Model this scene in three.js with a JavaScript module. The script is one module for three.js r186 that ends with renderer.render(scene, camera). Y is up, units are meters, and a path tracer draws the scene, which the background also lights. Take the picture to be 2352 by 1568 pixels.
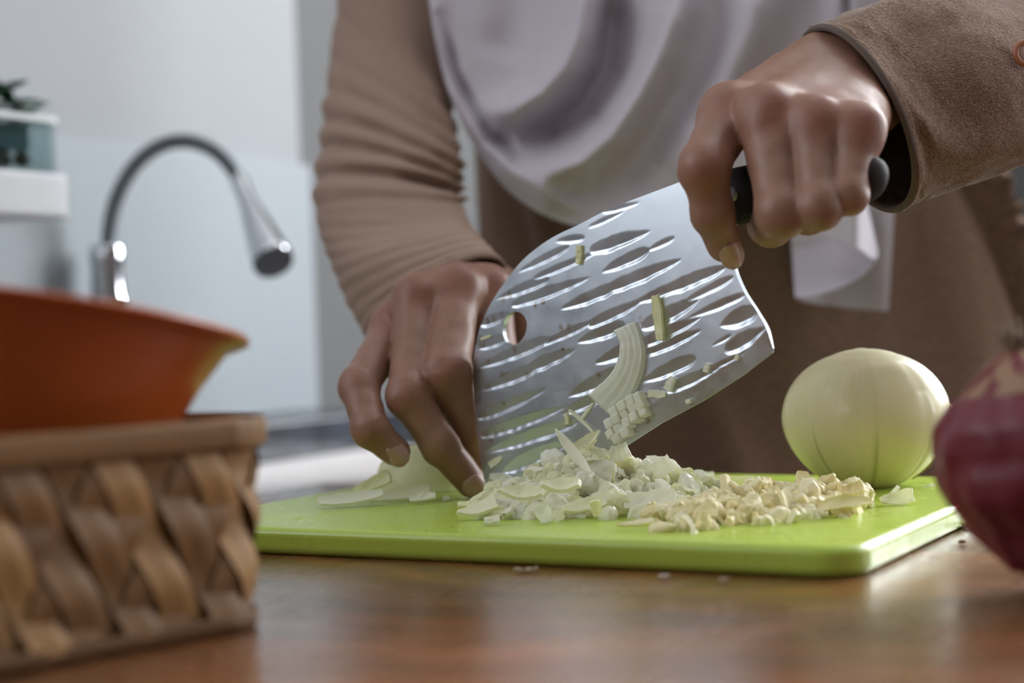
import * as THREE from 'three';
import { mergeGeometries, mergeVertices } from 'three/addons/utils/BufferGeometryUtils.js';
import { RoundedBoxGeometry } from 'three/addons/geometries/RoundedBoxGeometry.js';
import { ImprovedNoise } from 'three/addons/math/ImprovedNoise.js';
import { RectAreaLightUniformsLib } from 'three/addons/lights/RectAreaLightUniformsLib.js';

// ------------------------------------------------------------------ camera, sky, lights, exposure
const scene = new THREE.Scene();
const renderer = new THREE.WebGLRenderer({ antialias: true });
renderer.toneMapping = THREE.LinearToneMapping;
renderer.toneMappingExposure = 1.2;
renderer.shadowMap.enabled = true;
RectAreaLightUniformsLib.init();

const V = (x, y, z) => new THREE.Vector3(x, y, z);
const W = 2352, H = 1568, F = 3900, S = 0.875, TABLE = 0.8;
const EYE = V(0, TABLE + 0.101 * S, 0);
const camera = new THREE.PerspectiveCamera(2 * Math.atan(H / 2 / F) * 180 / Math.PI, W / H, 0.05, 40);
camera.rotation.order = 'YXZ';
camera.position.copy(EYE);
camera.rotation.x = -Math.atan(40 / F);
camera.rotation.z = -2 * Math.PI / 180;
camera.focus = 0.795 * S;
camera.userData.fStop = 4.8;
camera.updateMatrixWorld(true);
scene.add(camera);

scene.background = new THREE.Color(0.62, 0.80, 1.0);
const TURN = -29 * Math.PI / 180;                 // the room, the table and the board stand turned by 29 degrees
const E = V(Math.cos(TURN), 0, -Math.sin(TURN));  // across the room (right and nearer)
const DD = V(Math.sin(-TURN), 0, -Math.cos(TURN)); // along the room (away and right)
const room = (x, y, d) => V(0, y, 0).addScaledVector(E, x).addScaledVector(DD, d);
const FAR = 2.3, LEFT = -1.0 * S, RIGHT = 1.7, NEAR = -1.9, CEIL = 2.6;
const WIN = { x0: -0.16, x1: 0.85, y0: 1.08, y1: 2.5 }, WIN3 = { d0: 1.6, d1: 2.22, y0: 1.0, y1: 2.3 }, WIN2 = { d0: -0.95, d1: 0.34, y0: 0.82, y1: 2.2 };
function areaLight(name, at, to, w, h, color, intensity) {
  const l = new THREE.RectAreaLight(new THREE.Color(...color), intensity, w, h);
  l.name = name; l.position.copy(at); l.lookAt(to); scene.add(l); return l;
}
// daylight of the three windows: each lamp fills the opening just outside the glass
areaLight('daylight_window_far', room((WIN.x0 + WIN.x1) / 2, (WIN.y0 + WIN.y1) / 2, FAR + 0.16), room((WIN.x0 + WIN.x1) / 2, (WIN.y0 + WIN.y1) / 2, 0), WIN.x1 - WIN.x0, WIN.y1 - WIN.y0, [0.94, 0.97, 1.0], 25);
areaLight('daylight_window_right', room(RIGHT + 0.16, (WIN3.y0 + WIN3.y1) / 2, (WIN3.d0 + WIN3.d1) / 2), room(0, (WIN3.y0 + WIN3.y1) / 2, (WIN3.d0 + WIN3.d1) / 2), WIN3.d1 - WIN3.d0, WIN3.y1 - WIN3.y0, [0.94, 0.97, 1.0], 11);
areaLight('daylight_window_left', room(LEFT - 0.16, (WIN2.y0 + WIN2.y1) / 2, (WIN2.d0 + WIN2.d1) / 2), room(0, (WIN2.y0 + WIN2.y1) / 2, (WIN2.d0 + WIN2.d1) / 2), WIN2.d1 - WIN2.d0, WIN2.y1 - WIN2.y0, [1.0, 0.995, 0.985], 2.4);

// ------------------------------------------------------------------ helpers
const CAMM = camera.matrixWorld.clone();
const ray = (px, py) => V((px - W / 2) / F, -(py - H / 2) / F, -1).transformDirection(CAMM).multiplyScalar(Math.hypot((px - W / 2) / F, (py - H / 2) / F, 1));
const P = (px, py, D) => EYE.clone().addScaledVector(ray(px, py), D * S);        // a place seen at (px, py), D deep
function onPlane(px, py, p0, n) { const r = ray(px, py); return EYE.clone().addScaledVector(r, p0.clone().sub(EYE).dot(n) / r.dot(n)); }
const pxm = (r, D) => r * D * S / F;                                             // r pixels at depth D in metres
let seedv = 7;
function rng(seed) { let a = seed >>> 0; return () => { a = (a + 0x6d2b79f5) | 0; let t = Math.imul(a ^ (a >>> 15), 1 | a); t = (t + Math.imul(t ^ (t >>> 7), 61 | t)) ^ t; return ((t ^ (t >>> 14)) >>> 0) / 4294967296; }; }
const IN = new ImprovedNoise();
const noise = (x, y, z = 0) => IN.noise(x, y, z);
const fbm = (x, y, z = 0, o = 4) => { let s = 0, a = 0.5; for (let i = 0; i < o; i++) { s += a * noise(x, y, z); x *= 2.03; y *= 2.03; z *= 2.03; a *= 0.5; } return s; };
const clamp = (x, a = 0, b = 1) => Math.min(b, Math.max(a, x)), lerp = (a, b, t) => a + (b - a) * t;
const sstep = (a, b, x) => { const t = clamp((x - a) / (b - a)); return t * t * (3 - 2 * t); };
const used = new Map();
function numbered(n) { const k = used.get(n) ?? 0; used.set(n, k + 1); return k ? `${n}_${String(k).padStart(3, '0')}` : n; }
function tag(o, label, category, group, kind) { if (label) o.userData.label = label; if (category) o.userData.category = category; if (group) o.userData.group = group; if (kind) o.userData.kind = kind; return o; }
function thing(name, pos, label, category, group) { const o = new THREE.Group(); o.name = numbered(name); o.position.copy(pos); scene.add(o); o.updateMatrixWorld(true); return tag(o, label, category, group); }
// a mesh whose geometry was made in world coordinates, hung under parent
function part(name, geo, mat, parent, label) {
  parent.updateWorldMatrix(true, false);
  geo.applyMatrix4(parent.matrixWorld.clone().invert());
  const m = new THREE.Mesh(geo, mat); m.name = name; parent.add(m); if (label) m.userData.label = label; return m;
}
function solo(name, geo, mat, pos, label, category, group) {   // a thing of one mesh, geometry in world coordinates
  geo.translate(-pos.x, -pos.y, -pos.z);
  const m = new THREE.Mesh(geo, mat); m.name = numbered(name); m.position.copy(pos); scene.add(m); return tag(m, label, category, group);
}
function struct(name, geo, mat) { const m = new THREE.Mesh(geo, mat); m.name = name; m.userData.kind = 'structure'; scene.add(m); return m; }
const roomBox = (x0, x1, y0, y1, d0, d1, r = 0) => {
  const g = r ? new RoundedBoxGeometry(x1 - x0, y1 - y0, d1 - d0, 3, r) : new THREE.BoxGeometry(x1 - x0, y1 - y0, d1 - d0);
  g.rotateY(TURN); const c = room((x0 + x1) / 2, (y0 + y1) / 2, (d0 + d1) / 2); g.translate(c.x, c.y, c.z); return g;
};
function texture(w, h, fn, srgb = true) {
  const data = new Uint8Array(w * h * 4);
  for (let y = 0; y < h; y++) for (let x = 0; x < w; x++) { const c = fn(x, y), i = (y * w + x) * 4; data[i] = clamp(c[0], 0, 255); data[i + 1] = clamp(c[1], 0, 255); data[i + 2] = clamp(c[2], 0, 255); data[i + 3] = 255; }
  const t = new THREE.DataTexture(data, w, h); t.wrapS = t.wrapT = THREE.RepeatWrapping; t.magFilter = THREE.LinearFilter; t.minFilter = THREE.LinearFilter; if (srgb) t.colorSpace = THREE.SRGBColorSpace; t.needsUpdate = true; return t;
}
const gray = (v) => [v, v, v];
const phys = (o) => new THREE.MeshPhysicalMaterial(o);
const rgb = (r, g, b) => new THREE.Color().setRGB(r, g, b);
function boxUV(g, s = 1) {  // uv in metres from world position by the main direction of the normal
  const p = g.attributes.position, n = g.attributes.normal, uv = new Float32Array(p.count * 2);
  for (let i = 0; i < p.count; i++) { const ax = Math.abs(n.getX(i)), ay = Math.abs(n.getY(i)), az = Math.abs(n.getZ(i)); const [a, b] = ay > ax && ay > az ? [p.getX(i), p.getZ(i)] : ax > az ? [p.getZ(i), p.getY(i)] : [p.getX(i), p.getY(i)]; uv[i * 2] = a * s; uv[i * 2 + 1] = b * s; }
  g.setAttribute('uv', new THREE.BufferAttribute(uv, 2)); return g;
}
// distance from (x, y) to a polyline, and how far along it (0..1)
function toLine(x, y, L) {
  let best = 1e9, at = 0; const n = L.length - 1;
  for (let i = 0; i < n; i++) {
    const [ax, ay] = L[i], [bx, by] = L[i + 1], dx = bx - ax, dy = by - ay, t = clamp(((x - ax) * dx + (y - ay) * dy) / (dx * dx + dy * dy)), d = Math.hypot(x - ax - t * dx, y - ay - t * dy);
    if (d < best) { best = d; at = (i + t) / n; }
  }
  return [best, at];
}
function polySDF(poly) {
  return (x, y) => {
    let d = 1e9, inside = false; const n = poly.length;
    for (let i = 0, j = n - 1; i < n; j = i++) {
      const [ax, ay] = poly[j], [bx, by] = poly[i], dx = bx - ax, dy = by - ay, t = clamp(((x - ax) * dx + (y - ay) * dy) / (dx * dx + dy * dy || 1e-12));
      d = Math.min(d, Math.hypot(x - ax - t * dx, y - ay - t * dy));
      if ((by > y) !== (ay > y) && x < ((ax - bx) * (y - by)) / (ay - by) + bx) inside = !inside;
    }
    return inside ? -d : d;
  };
}
function smoothLine(pts, n = 80, closed = false) {
  const c = new THREE.CatmullRomCurve3(pts.map((p) => V(p[0], p[1], p[2] ?? 0)), closed, 'centripetal');
  return c.getSpacedPoints(n).map((p) => [p.x, p.y, p.z]);
}
// a sheet or plate: the inside of sdf(u, v) < 0 between two height fields, with an edge wall
function plate(sdf, u0, u1, v0, v1, cell, front, back) {
  const nu = Math.ceil((u1 - u0) / cell), nv = Math.ceil((v1 - v0) / cell), f = new Float32Array((nu + 1) * (nv + 1));
  for (let j = 0; j <= nv; j++) for (let i = 0; i <= nu; i++) f[j * (nu + 1) + i] = sdf(u0 + i * cell, v0 + j * cell);
  const pts = [], keys = new Map(), tris = [], walls = [];
  const vert = (k, u, v) => { let i = keys.get(k); if (i === undefined) { i = pts.length; pts.push([u, v]); keys.set(k, i); } return i; };
  for (let j = 0; j < nv; j++) for (let i = 0; i < nu; i++) {
    const c = [[i, j], [i + 1, j], [i + 1, j + 1], [i, j + 1]], q = [], cut = [];
    for (let k = 0; k < 4; k++) {
      const [ai, aj] = c[k], [bi, bj] = c[(k + 1) % 4], a = f[aj * (nu + 1) + ai], b = f[bj * (nu + 1) + bi];
      if (a < 0) { q.push(vert('c' + ai + ',' + aj, u0 + ai * cell, v0 + aj * cell)); cut.push(false); }
      if ((a < 0) !== (b < 0)) { const t = a / (a - b); const k2 = ai < bi || (ai === bi && aj < bj) ? 'e' + ai + ',' + aj + ',' + bi + ',' + bj : 'e' + bi + ',' + bj + ',' + ai + ',' + aj; q.push(vert(k2, u0 + (ai + (bi - ai) * t) * cell, v0 + (aj + (bj - aj) * t) * cell)); cut.push(true); }
    }
    for (let k = 1; k + 1 < q.length; k++) tris.push(q[0], q[k], q[k + 1]);
    for (let k = 0; k < q.length; k++) if (cut[k] && cut[(k + 1) % q.length] && q.length > 2) walls.push([q[k], q[(k + 1) % q.length]]);
  }
  const make = (fn, flip) => {
    const p = new Float32Array(pts.length * 3), uv = new Float32Array(pts.length * 2);
    pts.forEach(([u, v], i) => { const w = fn(u, v); p.set([w.x, w.y, w.z], i * 3); uv.set([u, v], i * 2); });
    const g = new THREE.BufferGeometry(); g.setAttribute('position', new THREE.BufferAttribute(p, 3)); g.setAttribute('uv', new THREE.BufferAttribute(uv, 2));
    const idx = []; for (let i = 0; i < tris.length; i += 3) flip ? idx.push(tris[i], tris[i + 2], tris[i + 1]) : idx.push(tris[i], tris[i + 1], tris[i + 2]);
    g.setIndex(idx); g.computeVertexNormals(); return g;
  };
  const A = make(front, false), B = make(back, true), pa = A.attributes.position, pb = B.attributes.position, wp = [], wuv = [], wi = [], seen = new Map();
  const wv = (i, side) => { const k = i * 2 + side; if (!seen.has(k)) { seen.set(k, wp.length / 3); const s = side ? pb : pa; wp.push(s.getX(i), s.getY(i), s.getZ(i)); wuv.push(...pts[i]); } return seen.get(k); };
  for (const [a, b] of walls) { const a0 = wv(a, 0), b0 = wv(b, 0), a1 = wv(a, 1), b1 = wv(b, 1); wi.push(a0, a1, b0, b0, a1, b1); }
  const G = new THREE.BufferGeometry(); G.setAttribute('position', new THREE.BufferAttribute(new Float32Array(wp), 3)); G.setAttribute('uv', new THREE.BufferAttribute(new Float32Array(wuv), 2)); G.setIndex(wi); G.computeVertexNormals();
  return mergeGeometries([A, B, G]);
}
// a tube through rings {c, a, b}; lip turns the end inwards
function ringTube(rings, n, seg, bump, lip = 0) {
  const curve = (k) => new THREE.CatmullRomCurve3(rings.map((r) => r[k]), false, 'centripetal'), C = new THREE.CatmullRomCurve3(rings.map((r) => r.c)), A = new THREE.CatmullRomCurve3(rings.map((r) => r.a)), B = new THREE.CatmullRomCurve3(rings.map((r) => r.b));
  const p = [], uv = [], idx = []; const rows = [];
  if (lip) for (let i = lip; i >= 0; i--) rows.push([i / n, 0.955]);
  for (let i = 0; i <= n; i++) rows.push([i / n, 1]);
  let len = 0, prev = null;
  rows.forEach(([t, k], r) => {
    const c = C.getPoint(t), a = A.getPoint(t), b = B.getPoint(t); if (prev) len += prev.distanceTo(c); prev = c;
    const R = (a.length() + b.length()) / 2;
    for (let j = 0; j <= seg; j++) {
      const th = j / seg * Math.PI * 2, d = bump ? bump(t, th) / R : 0, q = c.clone().addScaledVector(a, Math.cos(th) * (k + d)).addScaledVector(b, Math.sin(th) * (k + d));
      p.push(q.x, q.y, q.z); uv.push(th * R, len);
    }
    if (r) for (let j = 0; j < seg; j++) { const o = (r - 1) * (seg + 1) + j, q = o + seg + 1; idx.push(o, o + 1, q, o + 1, q + 1, q); }
  });
  const g = new THREE.BufferGeometry(); g.setAttribute('position', new THREE.BufferAttribute(new Float32Array(p), 3)); g.setAttribute('uv', new THREE.BufferAttribute(new Float32Array(uv), 2)); g.setIndex(idx); g.computeVertexNormals();
  const N = g.attributes.normal, m = seg + 1; // join the seam
  for (let r = 0; r < rows.length; r++) { const a = r * m, b = a + seg, x = N.getX(a) + N.getX(b), y = N.getY(a) + N.getY(b), z = N.getZ(a) + N.getZ(b), l = Math.hypot(x, y, z) || 1; for (const i of [a, b]) N.setXYZ(i, x / l, y / l, z / l); }
  return g;
}
// naive surface nets over a distance field
function surfaceNets(sdf, lo, hi, cell, colour) {
  const n = [0, 1, 2].map((k) => Math.ceil((hi.getComponent(k) - lo.getComponent(k)) / cell) + 1), [nx, ny, nz] = n, f = new Float32Array(nx * ny * nz);
  for (let z = 0; z < nz; z++) for (let y = 0; y < ny; y++) for (let x = 0; x < nx; x++) f[(z * ny + y) * nx + x] = sdf(lo.x + x * cell, lo.y + y * cell, lo.z + z * cell);
  const id = new Int32Array(nx * ny * nz).fill(-1), p = [], idx = [];
  const co = [[0, 0, 0], [1, 0, 0], [0, 1, 0], [1, 1, 0], [0, 0, 1], [1, 0, 1], [0, 1, 1], [1, 1, 1]], ed = [[0, 1], [0, 2], [0, 4], [1, 3], [1, 5], [2, 3], [2, 6], [3, 7], [4, 5], [4, 6], [5, 7], [6, 7]];
  for (let z = 0; z < nz - 1; z++) for (let y = 0; y < ny - 1; y++) for (let x = 0; x < nx - 1; x++) {
    const v = co.map(([a, b, c]) => f[((z + c) * ny + y + b) * nx + x + a]); let m = 0; for (let i = 0; i < 8; i++) if (v[i] < 0) m |= 1 << i;
    if (m === 0 || m === 255) continue;
    let sx = 0, sy = 0, sz = 0, k = 0;
    for (const [a, b] of ed) if ((v[a] < 0) !== (v[b] < 0)) { const t = v[a] / (v[a] - v[b]); sx += lerp(co[a][0], co[b][0], t); sy += lerp(co[a][1], co[b][1], t); sz += lerp(co[a][2], co[b][2], t); k++; }
    id[(z * ny + y) * nx + x] = p.length / 3; p.push(lo.x + (x + sx / k) * cell, lo.y + (y + sy / k) * cell, lo.z + (z + sz / k) * cell);
  }
  const at = (x, y, z) => id[(z * ny + y) * nx + x], quad = (a, b, c, d, flip) => { if (a < 0 || b < 0 || c < 0 || d < 0) return; flip ? idx.push(a, c, b, a, d, c) : idx.push(a, b, c, a, c, d); };
  for (let z = 1; z < nz - 1; z++) for (let y = 1; y < ny - 1; y++) for (let x = 1; x < nx - 1; x++) {
    const o = f[(z * ny + y) * nx + x] < 0;
    if (o !== f[(z * ny + y) * nx + x + 1] < 0) quad(at(x, y - 1, z - 1), at(x, y, z - 1), at(x, y, z), at(x, y - 1, z), !o);
    if (o !== f[(z * ny + y + 1) * nx + x] < 0) quad(at(x - 1, y, z - 1), at(x - 1, y, z), at(x, y, z), at(x, y, z - 1), !o);
    if (o !== f[((z + 1) * ny + y) * nx + x] < 0) quad(at(x - 1, y - 1, z), at(x, y - 1, z), at(x, y, z), at(x - 1, y, z), !o);
  }
  const g = new THREE.BufferGeometry(), P3 = new Float32Array(p); g.setAttribute('position', new THREE.BufferAttribute(P3, 3)); g.setIndex(idx); g.computeVertexNormals();
  const uv = new Float32Array(P3.length / 3 * 2), col = new Float32Array(P3.length);
  for (let i = 0; i < P3.length / 3; i++) { const x = P3[i * 3], y = P3[i * 3 + 1], z = P3[i * 3 + 2]; uv[i * 2] = x + z * 0.7; uv[i * 2 + 1] = y + z * 0.4; if (colour) col.set(colour(x, y, z), i * 3); else col.fill(1, i * 3, i * 3 + 3); }
  g.setAttribute('uv', new THREE.BufferAttribute(uv, 2)); g.setAttribute('color', new THREE.BufferAttribute(col, 3)); return g;
}
const smin = (a, b, k) => { const h = Math.max(k - Math.abs(a - b), 0) / k; return Math.min(a, b) - h * h * k * 0.25; };
function capsule(x, y, z, a, b, ra, rb) { const bx = b.x - a.x, by = b.y - a.y, bz = b.z - a.z, px = x - a.x, py = y - a.y, pz = z - a.z, t = clamp((px * bx + py * by + pz * bz) / (bx * bx + by * by + bz * bz)); return Math.hypot(px - t * bx, py - t * by, pz - t * bz) - lerp(ra, rb, t); }

// ------------------------------------------------------------------ materials
const wallTex = texture(256, 256, (x, y) => gray(236 + 10 * fbm(x / 30, y / 30, 1)));
wallTex.repeat.set(1, 1);
const M = {};
M.white = phys({ color: rgb(0.305, 0.315, 0.33), roughness: 0.75 });
M.tile = phys({ color: rgb(0.305, 0.335, 0.355), roughness: 0.5, specularIntensity: 0.35 });
M.grey = phys({ color: rgb(0.15, 0.15, 0.15), roughness: 0.85, map: wallTex });
M.ceiling = phys({ color: rgb(0.80, 0.78, 0.77), roughness: 0.9 });
M.dim = phys({ color: rgb(0.20, 0.19, 0.18), roughness: 0.8 });
M.floor = phys({ color: rgb(0.22, 0.19, 0.16), roughness: 0.5 });
M.frame = phys({ color: rgb(0.66, 0.67, 0.70), roughness: 0.45 });
M.glass = phys({ color: 0xffffff, transmission: 1, roughness: 0, thickness: 0, ior: 1.5 });
const graniteTex = texture(512, 512, (x, y) => { const v = 58 + 40 * fbm(x / 40, y / 40, 3, 5) + (fbm(x / 90 + 4, y / 18, 8, 4) > 0.27 ? 45 : 0); return [v * 0.95, v, v * 1.12]; });
graniteTex.repeat.set(2.5, 2.5);
M.granite = phys({ color: 0xffffff, map: graniteTex, roughness: 0.22 });
M.worktop = phys({ color: rgb(0.80, 0.755, 0.73), roughness: 0.35 });
M.cabinet = phys({ color: rgb(0.30, 0.30, 0.31), roughness: 0.5 });
const woodTex = texture(1024, 1024, (x, y) => {
  const u = x / 1024, v = y / 1024, warp = fbm(u * 3, v * 9, 2, 4) * 0.9, ring = Math.sin((v * 16 + warp * 3.2 + fbm(u * 1.2, v * 3, 7) * 4) * Math.PI * 2), fib = fbm(u * 10, v * 260, 5, 3), big = fbm(u * 2.2, v * 5, 11, 3);
  const k = 1 + 0.11 * ring + 0.28 * fib + 0.42 * big; return [150 * k, 94 * k, 52 * k];
});
const woodRough = texture(512, 512, (x, y) => gray(70 + 60 * fbm(x / 60, y / 60, 9, 4) + 40 * fbm(x / 8, y / 50, 3)), false);
for (const t of [woodTex, woodRough]) t.repeat.set(1.6, 1.6);
M.wood = phys({ color: rgb(0.47, 0.485, 0.51), map: woodTex, roughness: 0.95, roughnessMap: woodRough, clearcoat: 0.4, clearcoatRoughness: 0.3 });
const boardRough = texture(512, 512, (x, y) => gray(120 + 50 * fbm(x / 50, y / 50, 4) + (noise(x / 3, y / 160, 6) > 0.42 ? 60 : 0)), false);
const boardBump = texture(512, 512, (x, y) => gray(150 + 22 * noise(x / 1.8, y / 1.8, 2) - (noise(x / 200 + y / 6, y / 240 - x / 11, 1) > 0.55 ? 60 : 0)), false);
for (const t of [boardRough, boardBump]) t.repeat.set(6, 6);
M.board = phys({ color: rgb(0.405, 0.525, 0.07), roughness: 0.66, roughnessMap: boardRough, bumpMap: boardBump, bumpScale: 0.00012, specularIntensity: 0.9 });
const steelRough = texture(512, 512, (x, y) => gray(112 + 16 * fbm(x / 4, y / 9, 1, 3) + 40 * fbm(x / 60, y / 60, 2)), false);
steelRough.repeat.set(9, 9);
M.chrome = phys({ color: rgb(0.72, 0.74, 0.77), metalness: 1, roughness: 0.12 });
M.rivet = phys({ color: rgb(0.55, 0.53, 0.53), metalness: 0.6, roughness: 0.55 });
M.hose = phys({ color: rgb(0.16, 0.18, 0.20), metalness: 0.3, roughness: 0.4 });
M.dark = phys({ color: rgb(0.02, 0.025, 0.035), roughness: 0.5 });

const knitBump = texture(256, 256, (x, y) => gray(128 + 60 * Math.sin(x / 256 * Math.PI * 2 * 32) * (0.6 + 0.4 * Math.sin(y / 256 * Math.PI * 2 * 48)) + 40 * noise(x / 3, y / 3)), false);
knitBump.repeat.set(25, 25);
const woolMap = texture(512, 512, (x, y) => { const k = 1 + 0.30 * noise(x / 2.2, y / 9, 1) + 0.25 * fbm(x / 6, y / 30, 4, 3) + 0.15 * noise(x / 1.3, y / 1.3, 7); return [178 * k, 150 * k, 128 * k]; });
const woolBump = texture(512, 512, (x, y) => gray(128 + 70 * noise(x / 2, y / 5, 2) + 60 * fbm(x / 5, y / 12, 6)), false);
woolMap.repeat.set(9, 9); woolBump.repeat.set(9, 9);
M.coat = phys({ color: rgb(0.42, 0.37, 0.345), map: woolMap, bumpMap: woolBump, bumpScale: 0.0008, roughness: 0.95, sheen: 1.0, sheenColor: rgb(0.85, 0.82, 0.78), sheenRoughness: 0.4 });
M.knit = phys({ color: rgb(0.315, 0.212, 0.16), bumpMap: knitBump, bumpScale: 0.0003, roughness: 0.9, sheen: 0.4, sheenColor: rgb(0.6, 0.5, 0.45), sheenRoughness: 0.5 });
const silkBump = texture(256, 256, (x, y) => gray(128 + 50 * noise(x / 1.5, y / 1.5, 4)), false); silkBump.repeat.set(0.002, 0.002);
M.scarf = phys({ color: rgb(0.52, 0.475, 0.525), roughness: 0.62, sheen: 0.35, sheenColor: rgb(0.8, 0.75, 0.85), sheenRoughness: 0.4 });
const skinBump = texture(512, 512, (x, y) => gray(128 + 36 * noise(x / 5, y / 5, 1) + 30 * noise(x / 2.4, y / 2.4, 5) + 40 * fbm(x / 22, y / 7, 3)), false);
skinBump.repeat.set(22, 22);
M.skin = phys({ color: rgb(0.63, 0.605, 0.60), vertexColors: true, roughness: 0.46, bumpMap: skinBump, bumpScale: 0.00022, sheen: 0.15, sheenColor: rgb(0.9, 0.5, 0.4), sheenRoughness: 0.5 });
M.nail = phys({ color: rgb(0.38, 0.225, 0.18), roughness: 0.3, clearcoat: 0.4, clearcoatRoughness: 0.25 });

// ------------------------------------------------------------------ the room
{
  const t = 0.12;
  struct('floor', roomBox(LEFT - t, RIGHT + t, -0.1, 0, NEAR - t, FAR + t), M.floor);
  struct('ceiling', roomBox(LEFT - t, RIGHT + t, CEIL, CEIL + 0.1, NEAR - t, FAR + t), M.ceiling);
  struct('wall_left', mergeGeometries([
    roomBox(LEFT - t, LEFT, 0, CEIL, NEAR - t, WIN2.d0), roomBox(LEFT - t, LEFT, 0, CEIL, WIN2.d1, 1.382 * S),
    roomBox(LEFT - t, LEFT, 0, WIN2.y0, WIN2.d0, WIN2.d1), roomBox(LEFT - t, LEFT, WIN2.y1, CEIL, WIN2.d0, WIN2.d1)]), M.white);
  struct('wall_left_grey', roomBox(LEFT - t, LEFT, 0, CEIL, 1.382 * S, FAR + t), M.grey);
  struct('wall_right', mergeGeometries([
    roomBox(RIGHT, RIGHT + t, 0, CEIL, NEAR - t, WIN3.d0), roomBox(RIGHT, RIGHT + t, 0, CEIL, WIN3.d1, FAR + t),
    roomBox(RIGHT, RIGHT + t, 0, WIN3.y0, WIN3.d0, WIN3.d1), roomBox(RIGHT, RIGHT + t, WIN3.y1, CEIL, WIN3.d0, WIN3.d1)]), M.dim);
  struct('wall_near', roomBox(LEFT, RIGHT, 0, CEIL, NEAR - t, NEAR), M.dim);
  struct('wall_far', mergeGeometries([
    roomBox(LEFT, WIN.x0, 0, CEIL, FAR, FAR + t), roomBox(WIN.x1, RIGHT, 0, CEIL, FAR, FAR + t),
    roomBox(WIN.x0, WIN.x1, 0, WIN.y0, FAR, FAR + t), roomBox(WIN.x0, WIN.x1, WIN.y1, CEIL, FAR, FAR + t)]), M.grey);
  const w = new THREE.Group(); w.name = 'window_1'; w.userData.kind = 'structure'; w.position.copy(room((WIN.x0 + WIN.x1) / 2, WIN.y0, FAR + 0.06)); scene.add(w);
  const b = 0.045;
  part('window_frame', mergeGeometries([
    roomBox(WIN.x0, WIN.x1, WIN.y0, WIN.y0 + b, FAR + 0.03, FAR + 0.09), roomBox(WIN.x0, WIN.x1, WIN.y1 - b, WIN.y1, FAR + 0.03, FAR + 0.09),
    roomBox(WIN.x0, WIN.x0 + b, WIN.y0 + b, WIN.y1 - b, FAR + 0.03, FAR + 0.09), roomBox(WIN.x1 - b, WIN.x1, WIN.y0 + b, WIN.y1 - b, FAR + 0.03, FAR + 0.09)]), M.frame, w);
  const xm = (WIN.x0 + WIN.x1) / 2;
  part('mullion', roomBox(xm - 0.025, xm + 0.025, WIN.y0 + b, WIN.y1 - b, FAR + 0.035, FAR + 0.085), M.frame, w);
  for (const [a, c] of [[WIN.x0 + b, xm - 0.025], [xm + 0.025, WIN.x1 - b]]) part('pane', roomBox(a, c, WIN.y0 + b, WIN.y1 - b, FAR + 0.058, FAR + 0.0585), M.glass, w);
  const w3 = new THREE.Group(); w3.name = 'window_3'; w3.userData.kind = 'structure'; w3.position.copy(room(RIGHT + 0.06, WIN3.y0, (WIN3.d0 + WIN3.d1) / 2)); scene.add(w3);
  part('window_frame', mergeGeometries([
    roomBox(RIGHT + 0.03, RIGHT + 0.09, WIN3.y0, WIN3.y0 + b, WIN3.d0, WIN3.d1), roomBox(RIGHT + 0.03, RIGHT + 0.09, WIN3.y1 - b, WIN3.y1, WIN3.d0, WIN3.d1),
    roomBox(RIGHT + 0.03, RIGHT + 0.09, WIN3.y0 + b, WIN3.y1 - b, WIN3.d0, WIN3.d0 + b), roomBox(RIGHT + 0.03, RIGHT + 0.09, WIN3.y0 + b, WIN3.y1 - b, WIN3.d1 - b, WIN3.d1)]), M.frame, w3);
  part('pane', roomBox(RIGHT + 0.06, RIGHT + 0.0605, WIN3.y0 + b, WIN3.y1 - b, WIN3.d0 + b, WIN3.d1 - b), M.glass, w3);
  const w2 = new THREE.Group(); w2.name = 'window_2'; w2.userData.kind = 'structure'; w2.position.copy(room(LEFT - 0.06, WIN2.y0, (WIN2.d0 + WIN2.d1) / 2)); scene.add(w2);
  part('window_frame', mergeGeometries([
    roomBox(LEFT - 0.09, LEFT - 0.03, WIN2.y0, WIN2.y0 + b, WIN2.d0, WIN2.d1), roomBox(LEFT - 0.09, LEFT - 0.03, WIN2.y1 - b, WIN2.y1, WIN2.d0, WIN2.d1),
    roomBox(LEFT - 0.09, LEFT - 0.03, WIN2.y0 + b, WIN2.y1 - b, WIN2.d0, WIN2.d0 + b), roomBox(LEFT - 0.09, LEFT - 0.03, WIN2.y0 + b, WIN2.y1 - b, WIN2.d1 - b, WIN2.d1)]), M.frame, w2);
  part('pane', roomBox(LEFT - 0.0605, LEFT - 0.06, WIN2.y0 + b, WIN2.y1 - b, WIN2.d0 + b, WIN2.d1 - b), M.glass, w2);
  part('window_sill', roomBox(WIN.x0 - 0.03, WIN.x1 + 0.03, WIN.y0 - 0.03, WIN.y0, FAR - 0.08, FAR + 0.02, 0.006), M.frame, w);
}
// glossy white panels behind the tap, one sheet beside the other
{
  const top = P(640, 372, 1.62).y, edge = 1.365 * S, wide = 0.62, base = EYE.y - 0.0773 * S;
  const g = new THREE.Group(); g.name = 'wall_left_panelling'; g.userData.kind = 'structure'; g.position.copy(room(LEFT, base, 1)); scene.add(g);
  for (let k = 0; k < 4; k++) part('panel', roomBox(LEFT, LEFT + 0.022, base, top, edge - (k + 1) * wide + 0.0008, edge - k * wide, 0.002), M.tile, g);
}
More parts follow.
